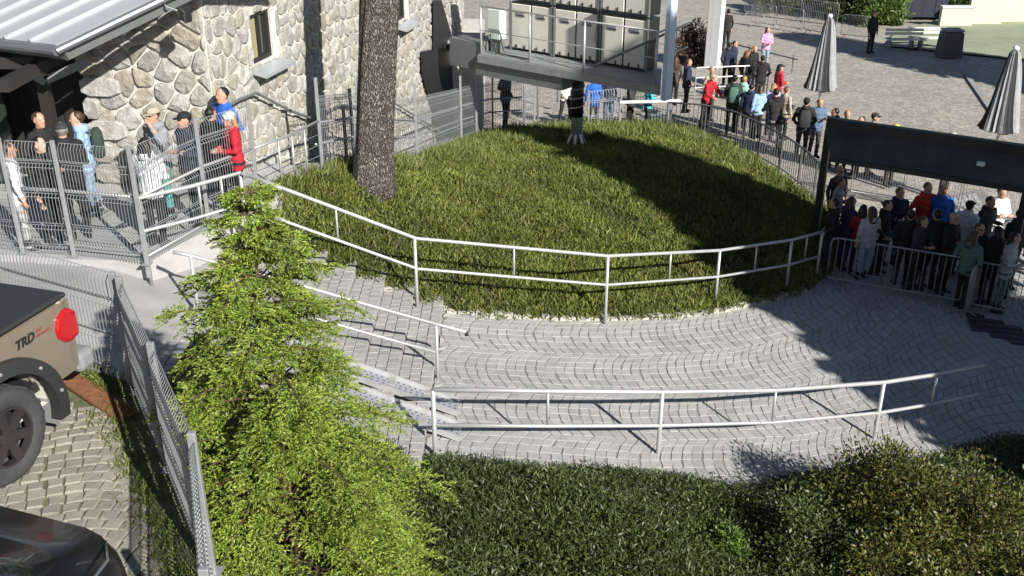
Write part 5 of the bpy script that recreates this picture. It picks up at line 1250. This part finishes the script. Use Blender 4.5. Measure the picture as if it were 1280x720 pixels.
# ------------------------------------------------------------ people
def hair_mesh(kind):
    m = MB(); n = 20; rings = []
    if kind in ('short', 'long', 'bob'):
        for i in range(12):
            t_ = pi / 2 - (pi * .95) * i / 11; ring = []
            for j in range(n):
                a = 2 * pi * j / n; x, y, z = .087 * cos(t_) * cos(a), .108 * cos(t_) * sin(a), .112 * sin(t_)
                fr_ = -sin(a)                                   # 1 at the front (-Y)
                if z < (.030 if kind == 'short' else .045) and fr_ > .10 and cos(t_) > .2: x *= .80; y *= .80
                elif z < -.02 and kind == 'short': x *= .78; y *= .84
                wob = 1 + .03 * sin(5 * a + 3 * t_); ring.append((x * wob, y * wob + .006, z + 1.642))
            rings.append(ring)
        m.loft(rings)
        if kind in ('long', 'bob'):
            zb = 1.28 if kind == 'long' else 1.47; rr = []
            for z, rx, ry, dy in ((1.70, .07, .05, .05), (1.62, .098, .062, .058), (1.52, .105, .058, .072), ((1.52 + zb) / 2, .105, .045, .095), (zb, .07, .028, .10)):
                rr.append([(rx * cos(2 * pi * j / n) * (1 + .08 * sin(7 * j)), ry * sin(2 * pi * j / n) + dy, z + .01 * sin(3 * j)) for j in range(n)])
            m.loft(rr)
    elif kind == 'cap':
        for i in range(8):
            t_ = pi / 2 * (1 - i / 7 * .98); rings.append([(.092 * cos(t_) * cos(2 * pi * j / n), .113 * cos(t_) * sin(2 * pi * j / n) + .004, .085 * sin(t_) + 1.668) for j in range(n)])
        m.loft(rings); v = []
        top = [(.075 * cos(a), -.095 + .085 * sin(a) * 1.0, 1.668 - .008 * abs(cos(a))) for a in np.linspace(pi, 2 * pi, 9)]
        m.loft([[(x, y, z) for x, y, z in top], [(x, y, z + .010) for x, y, z in top]])
    elif kind in ('beanie', 'hood'):
        s = 1.0 if kind == 'beanie' else 1.22
        for i in range(9):
            t_ = pi / 2 - (pi * (.56 if kind == 'beanie' else .8)) * i / 8; ring = []
            for j in range(n):
                a = 2 * pi * j / n; x, y, z = .094 * s * cos(t_) * cos(a), .115 * s * cos(t_) * sin(a), .108 * sin(t_)
                if kind == 'hood' and -sin(a) > .2 and z < .06: y *= .5
                ring.append((x, y + (.004 if kind == 'beanie' else .03), z + 1.65))
            rings.append(ring)
        m.loft(rings)
    elif kind == 'collar':
        for z, rx, ry in ((1.43, .13, .11), (1.47, .115, .10), (1.52, .105, .098), (1.53, .085, .08)): rings.append([(rx * cos(2 * pi * j / n), ry * sin(2 * pi * j / n) + .035 * (1 if sin(2 * pi * j / n) > 0 else 0), z) for j in range(n)])
        m.loft(rings)
    elif kind == 'glasses':
        for s in (-1, 1): m.ell((s * .032, -.096, 1.642), (.027, .012, .020), 10, 6)
        m.box((0, -.102, 1.648), (.02, .008, .008)); 
        for s in (-1, 1): m.box((s * .074, -.045, 1.648), (.006, .10, .010))
    elif kind == 'eye': m.ell((0, 0, 0), (.0125, .006, .0075), 8, 5)
    elif kind == 'mouth': m.ell((0, -.088, 1.572), (.021, .008, .0065), 10, 5)
    elif kind == 'pack':
        rr = []
        for z, rx, ry in ((-.24, .12, .06), (-.21, .15, .085), (0, .155, .10), (.16, .14, .085), (.23, .08, .05)):
            rr.append([(rx * math.copysign(abs(cos(2 * pi * j / n)) ** .6, cos(2 * pi * j / n)), ry * math.copysign(abs(sin(2 * pi * j / n)) ** .6, sin(2 * pi * j / n)), z) for j in range(n)])
        m.loft(rr)
    elif kind == 'pocketbag': m.box((0, -.11, -.08), (.2, .05, .2))
    elif kind == 'strap':
        for s in (-1, 1): m.tube([(s * .09, -.04, -.16), (s * .10, -.22, -.10), (s * .10, -.235, .08), (s * .095, -.15, .20), (s * .085, -.05, .17)], .018, 6)
    return m
_hm = {}
def hm(kind):
    if kind not in _hm: _hm[kind] = mesh_of(hair_mesh(kind), kind, kind not in ('pocketbag',))
    return _hm[kind]
def child(name, kind, mt, parent, loc=(0, 0, 0)):
    base = hm(kind)
    if not base.materials: base.materials.append(mt)
    o = obj(name, base, parent, loc); o.material_slots[0].link = 'OBJECT'; o.material_slots[0].material = mt; return o
HAIR = {'black': (.012, .010, .010), 'brown': (.06, .032, .018), 'blond': (.34, .22, .09), 'grey': (.25, .24, .23), 'ginger': (.16, .06, .025)}
KN = dict(black=(.014, .014, .016), navy=(.018, .026, .06), char=(.035, .037, .042), grey=(.26, .27, .29), lgrey=(.42, .43, .45), white=(.68, .70, .73), red=(.42, .015, .03), orange=(.62, .035, .020), blue=(.02, .13, .55), sky=(.30, .46, .68), teal=(.10, .34, .32), green=(.08, .16, .13), dgreen=(.03, .05, .04), jeans=(.10, .15, .25), ljeans=(.25, .33, .45), pink=(.62, .34, .60), brown=(.07, .045, .035), beige=(.42, .36, .28), cyan=(.05, .55, .70), yellow=(.65, .55, .10), lilac=(.35, .36, .60), mint=(.30, .52, .46))
CN = dict(black='black', navy='navy', char='charcoal', grey='grey', lgrey='light grey', white='white', red='red', orange='bright red', blue='bright blue', sky='pale blue', teal='teal', green='green', dgreen='dark green', jeans='blue jeans', ljeans='pale jeans', pink='pink', brown='brown', beige='beige', cyan='cyan', yellow='yellow', lilac='lilac', mint='mint')
def person(px, py, zf, h, face, pose, top, legs, hair=('black', 'short'), hat=None, label='', glasses=False, pack=None, bulk=1.0, faceparts=False, group=None, sk='skin', hatcol='black', hood=None):
    g0 = zf(0, 0) if not callable(zf) else None
    z = zf(0, 0)
    for _ in range(15): p = W(px, py, z + h); z = zf(p.x, p.y)
    p = W(px, py, z + h); s = h / 1.75
    me, hy = body(pose, bulk)
    b = obj('person', me, None, (p.x, p.y, z), R(face)); b.scale = (s, s, s)
    tag(b, label, 'person', group)
    for i, mt in enumerate((M[sk], cloth(KN[top]), cloth(KN[legs]), cloth((.03, .03, .032) if legs != 'white' else (.5, .5, .5)))):
        b.material_slots[i].link = 'OBJECT'; b.material_slots[i].material = mt
    off = (0, hy + .012, 0)
    if hair[1] != 'bald': child('hair', hair[1], cloth(HAIR[hair[0]], .5), b, off)
    if hat: child('cap' if hat == 'cap' else ('hood' if hat == 'hood' else 'hat'), hat, cloth(KN[hatcol]), b, off)
    if hood or bulk > 1.05: child('collar', 'collar', cloth(KN[hood or top]), b, (0, hy * .8 + .012, 0))
    if glasses: child('sunglasses', 'glasses', M['eye'], b, off)
    if faceparts:
        child('mouth', 'mouth', M['mouth'], b, off)
        if not glasses:
            for s_ in (-1, 1): child('eye', 'eye', M['eye'], b, (s_ * .031, hy + .012 - .094, 1.642))
    if pack:
        t = thing('backpack', 'worn ' + CN[pack[0]] + ' backpack on ' + pack[1], 'backpack', b.matrix_basis @ Vector((0, .215 * bulk + .0, 1.22)), R(face)); t.scale = (s, s, s)
        mt = cloth(KN[pack[0]]); child('bag', 'pack', mt, t); child('straps', 'strap', mt, t)
    return b
P_ = lambda x, y: PLATZ - .004 if y < 18.2 else rampz(y)
Z0 = lambda x, y: 0.0
g = 'people waiting on the platform by the stone wall'
person(75, 153, P_, 1.82, 205, 'both', 'black', 'black', ('grey', 'short'), 'cap', 'man in black jacket and grey cap turned to his companions behind the mesh fence', bulk=1.14, hatcol='char', faceparts=True)
person(45, 171, P_, 1.66, 70, 'phone', 'black', 'black', ('black', 'bob'), label='dark haired woman in black holding a phone behind the mesh fence', faceparts=True, sk='skin2')
person(46, 140, P_, 1.76, 60, 'pocket', 'black', 'char', ('brown', 'short'), label='man in black top at the dark porch behind the woman in black', faceparts=True)
person(97, 139, P_, 1.72, -70, 'both', 'sky', 'ljeans', ('brown', 'short'), label='person in pale blue hooded top by the building corner', pack=('dgreen', 'the person in pale blue'), faceparts=True, hood='sky', sk='skin2')
person(8, 178, P_, 1.66, 120, 'stand', 'white', 'lgrey', ('brown', 'short'), label='person in white at the left end of the mesh fence')
person(190, 134, P_, 1.82, -35, 'face', 'grey', 'teal', ('brown', 'short'), 'cap', 'man in grey t-shirt with camouflage cap, hand raised to his face', glasses=True, faceparts=True, hatcol='beige', bulk=1.06)
person(179, 172, P_, 1.68, 170, 'both', 'white', 'black', ('black', 'long'), label='woman with long black hair in shiny white jacket seen from behind', bulk=1.12)
person(231, 139, P_, 1.83, -40, 'phone', 'navy', 'black', ('black', 'short'), 'cap', 'man in navy t-shirt and black cap looking down', faceparts=True, bulk=1.06)
person(287, 139, P_, 1.69, -60, 'both', 'red', 'black', ('blond', 'bob'), 'beanie', 'blond woman in red jacket and white hat beside the tall man in blue', faceparts=True, hatcol='white', bulk=1.12, sk='skin2')
person(277, 109, P_, 1.86, -40, 'pocket', 'blue', 'black', ('black', 'short'), label='tall man in bright blue t-shirt against the stone wall', faceparts=True)
person(262, 134, P_, 1.66, 150, 'stand', 'black', 'black', ('black', 'short'), label='person in black half hidden behind the woman in red', bulk=1.06)
# passage under the platform
person(632, 86, lambda x, y: .25, 1.85, 120, 'pocket', 'brown', 'black', ('brown', 'short'), label='person in dark brown jacket in the shade under the steel platform', bulk=1.15)
person(708, 88, Z0, 1.7, 30, 'walk', 'white', 'char', ('brown', 'short'), label='person in white shirt behind the steel pole')
person(743, 94, Z0, 1.74, 190, 'stand', 'blue', 'black', ('brown', 'short'), label='person in bright blue top below the steel platform')
person(762, 92, Z0, 1.72, 20, 'pocket', 'navy', 'jeans', ('brown', 'short'), label='person in navy top beside the bright blue one below the platform')
person(812, 97, Z0, 1.7, 100, 'both', 'cyan', 'char', ('black', 'short'), label='person with cyan jacket beside the white barrier bar')
person(790, 95, Z0, 1.7, 250, 'pocket', 'char', 'black', ('brown', 'short'), label='person in charcoal jacket between cyan jacket and the platform', bulk=1.1)
# queue behind the picket fence
L = [
 (845, 70, 1.70, 200, 'stand', 'brown', 'black', ('brown', 'long'), None, 'long haired person in dark brown coat below the plum shrub', {}),
 (861, 73, 1.80, 90, 'pocket', 'navy', 'black', ('brown', 'short'), None, 'man in navy jacket beside the barrier bar end', dict(bulk=1.1)),
 (886, 91, 1.76, 40, 'lean', 'red', 'black', ('grey', 'short'), None, 'man in red jacket and sunglasses resting his hand on the picket fence', dict(glasses=True, bulk=1.12)),
 (890, 83, 1.78, 30, 'stand', 'beige', 'char', ('blond', 'short'), None, 'person in cream top behind the man in red jacket', {}),
 (919, 94, 1.80, 170, 'both', 'dgreen', 'black', ('black', 'short'), 'cap', 'man in dark green jacket with his back to the picket fence', dict(pack=('green', 'the man in dark green'), bulk=1.1)),
 (931, 95, 1.66, 150, 'both', 'mint', 'black', ('blond', 'short'), None, 'person in mint coloured jacket next to the dark green jacket', dict(bulk=1.1)),
 (951, 106, 1.66, 210, 'stand', 'sky', 'black', ('brown', 'bob'), None, 'person in pale blue jacket between the mint jacket and the black coat', dict(bulk=1.1)),
 (940, 104, 1.70, 160, 'stand', 'navy', 'black', ('black', 'short'), None, 'person in dark navy coat leaning beside the black coat', dict(bulk=1.15)),
 (968, 104, 1.62, 190, 'phone', 'lilac', 'jeans', ('blond', 'bob'), None, 'person in lilac jacket behind the black coat', dict(bulk=1.1)),
 (975, 80, 1.72, 100, 'both', 'red', 'char', ('black', 'long'), 'cap', 'person in red jacket and black cap by the end of the grey railing', dict(bulk=1.1)),
 (984, 108, 1.66, 120, 'stand', 'beige', 'black', ('ginger', 'short'), None, 'ginger haired person behind the black coat', {}),
 (974, 112, 1.86, 195, 'lean', 'black', 'grey', ('black', 'short'), None, 'man in black coat and grey trousers leaning on the picket fence', dict(bulk=1.2)),
 (1009, 122, 1.80, 165, 'pocket', 'black', 'black', ('black', 'short'), 'cap', 'man in black jacket and cap by the bend of the picket fence', dict(pack=('char', 'the man in black cap'), bulk=1.15)),
 (1025, 123, 1.74, 20, 'phone', 'jeans', 'char', ('blond', 'short'), None, 'fair haired person in blue jacket below the closed parasol', dict(bulk=1.05)),
 (1045, 135, 1.70, 250, 'stand', 'black', 'black', ('black', 'short'), None, 'dark haired person in black at the canopy corner', dict(bulk=1.1)),
 (1060, 138, 1.72, 10, 'stand', 'brown', 'char', ('blond', 'short'), None, 'fair haired person in brown behind the canopy edge', {}),
 (1095, 141, 1.76, 60, 'stand', 'grey', 'char', ('brown', 'short'), 'cap', 'person in grey cap behind the middle of the canopy', dict(hatcol='char')),
 (1121, 155, 1.70, 30, 'stand', 'char', 'black', ('brown', 'short'), 'beanie', 'person in yellow hat behind the canopy', dict(hatcol='yellow')),
 (1192, 165, 1.74, 30, 'stand', 'lgrey', 'black', ('brown', 'short'), 'cap', 'person in pale cap behind the far part of the canopy', dict(hatcol='lgrey')),
 (1078, 145, 1.70, 300, 'pocket', 'black', 'black', ('brown', 'short'), None, 'person in black between the fair haired one and the grey cap', {}),
]
for px, py, h, f, po, tp_, lg, hr, hat, lab_, kw in L: person(px, py, Z0, h, f, po, tp_, lg, hr, hat, lab_, **kw)
# plaza
L = [
 (911, 11, 1.80, 200, 'stand', 'black', 'black', ('black', 'short'), 'man in black standing by the white slab pillar', {}),
 (903, 9, 1.74, 20, 'both', 'char', 'black', ('grey', 'short'), 'grey haired person in charcoal beside the white slab pillar', {}),
 (960, 34, 1.66, 10, 'both', 'pink', 'ljeans', ('black', 'long'), 'woman in pink jacket standing alone on the plaza', dict(bulk=1.15)),
 (912, 53, 1.66, 190, 'pocket', 'navy', 'black', ('black', 'short'), 'person in navy behind the low railing by the pillar', dict(bulk=1.1)),
 (919, 51, 1.70, 60, 'stand', 'navy', 'navy', ('black', 'short'), 'dark haired person in navy standing by the low railing end', dict(bulk=1.1)),
 (934, 63, 1.66, 130, 'stand', 'black', 'black', ('ginger', 'bob'), 'ginger haired person in black behind the queue', dict(bulk=1.1)),
 (943, 57, 1.70, 40, 'both', 'black', 'black', ('blond', 'bob'), 'fair haired person in black behind the queue', dict(bulk=1.1)),
 (954, 69, 1.72, 180, 'pocket', 'black', 'char', ('black', 'short'), 'person in black coat in front of the woman in pink', dict(bulk=1.2)),
 (1094, 14, 1.80, 30, 'stand', 'black', 'black', ('black', 'short'), 'person in black standing by the clipped green bush', dict(bulk=1.1)),
]
for px, py, h, f, po, tp_, lg, hr, lab_, kw in L: person(px, py, plazaz, h, f, po, tp_, lg, hr, None, lab_, **kw)
# crowd under the canopy
L = [
 (1051, 207, 1.74, 20, 'stand', 'char', 'black', ('grey', 'short'), None, 'grey haired man at the back by the canopy post', dict(glasses=True)),
 (1050, 222, 1.72, 60, 'both', 'grey', 'black', ('brown', 'short'), None, 'man in grey jacket at the canopy post', {}),
 (1064, 246, 1.68, 110, 'both', 'navy', 'navy', ('brown', 'bob'), None, 'woman in sunglasses and navy jacket by the canopy post', dict(glasses=True, bulk=1.14)),
 (1044, 248, 1.68, 250, 'pocket', 'black', 'navy', ('black', 'short'), None, 'person in black facing the woman in sunglasses by the canopy post', dict(bulk=1.14)),
 (1080, 256, 1.60, 150, 'phone', 'red', 'black', ('black', 'bob'), None, 'person with red sleeve between sunglasses and pale hoodie', {}),
 (1091, 258, 1.66, 200, 'stand', 'lgrey', 'ljeans', ('brown', 'long'), None, 'person in pale hoodie and light jeans right behind the barrier', dict(bulk=1.08)),
 (1125, 234, 1.80, 10, 'both', 'navy', 'jeans', ('brown', 'short'), None, 'man in navy jacket with hands clasped', dict(bulk=1.12)),
 (1161, 228, 1.84, 15, 'pocket', 'orange', 'black', ('brown', 'short'), None, 'man in bright red sweater under the canopy', dict(bulk=1.1)),
 (1181, 231, 1.82, -10, 'stand', 'blue', 'char', ('brown', 'short'), None, 'man in blue jacket behind the bright red sweater', dict(bulk=1.1)),
 (1174, 262, 1.78, 195, 'both', 'black', 'black', ('black', 'short'), None, 'dark haired man in black seen from behind near the barrier', dict(bulk=1.18)),
 (1194, 266, 1.78, 40, 'cross', 'black', 'black', ('brown', 'bald'), None, 'bald man in black with sunglasses', dict(glasses=True, bulk=1.16)),
 (1213, 251, 1.74, 130, 'phone', 'white', 'black', ('black', 'short'), 'cap', 'person with white hood and dark cap', dict(bulk=1.12)),
 (1238, 245, 1.80, 30, 'phone', 'char', 'jeans', ('brown', 'short'), None, 'man in charcoal jacket holding a phone', dict(bulk=1.1)),
 (1254, 234, 1.76, 20, 'cross', 'white', 'black', ('blond', 'short'), None, 'person in white top with folded arms at the back', dict(bulk=1.05)),
 (1226, 279, 1.76, 20, 'stand', 'black', 'black', ('brown', 'short'), None, 'man in black with sunglasses behind the green jacket', dict(glasses=True, bulk=1.14)),
 (1219, 288, 1.70, 120, 'pocket', 'green', 'black', ('brown', 'long'), None, 'long haired woman in green jacket at the joint of the barriers', dict(bulk=1.15)),
 (1268, 290, 1.72, 60, 'both', 'lgrey', 'green', ('black', 'bob'), None, 'dark haired person in pale grey jacket behind the barrier', dict(bulk=1.12)),
 (1277, 262, 1.76, 10, 'stand', 'black', 'black', ('black', 'short'), None, 'man in black with dark hair beyond the charcoal jacket', dict(bulk=1.1)),
 (1140, 262, 1.70, 170, 'pocket', 'black', 'black', ('black', 'short'), None, 'person in black between the navy jacket and the barrier', dict(bulk=1.14)),
 (1110, 250, 1.70, 60, 'pocket', 'black', 'black', ('brown', 'short'), None, 'person in black between pale hoodie and navy jacket', dict(bulk=1.1)),
 (1250, 283, 1.72, 200, 'both', 'black', 'black', ('black', 'bob'), None, 'person in black close behind the barrier between green jacket and pale grey jacket', dict(bulk=1.16)),
 (1154, 270, 1.66, 40, 'both', 'char', 'black', ('brown', 'bob'), None, 'woman in charcoal in front of the bright red sweater', dict(bulk=1.1)),
]
for px, py, h, f, po, tp_, lg, hr, hat, lab_, kw in L: person(px, py, Z0, h, f, po, tp_, lg, hr, hat, lab_, faceparts=True, **kw)
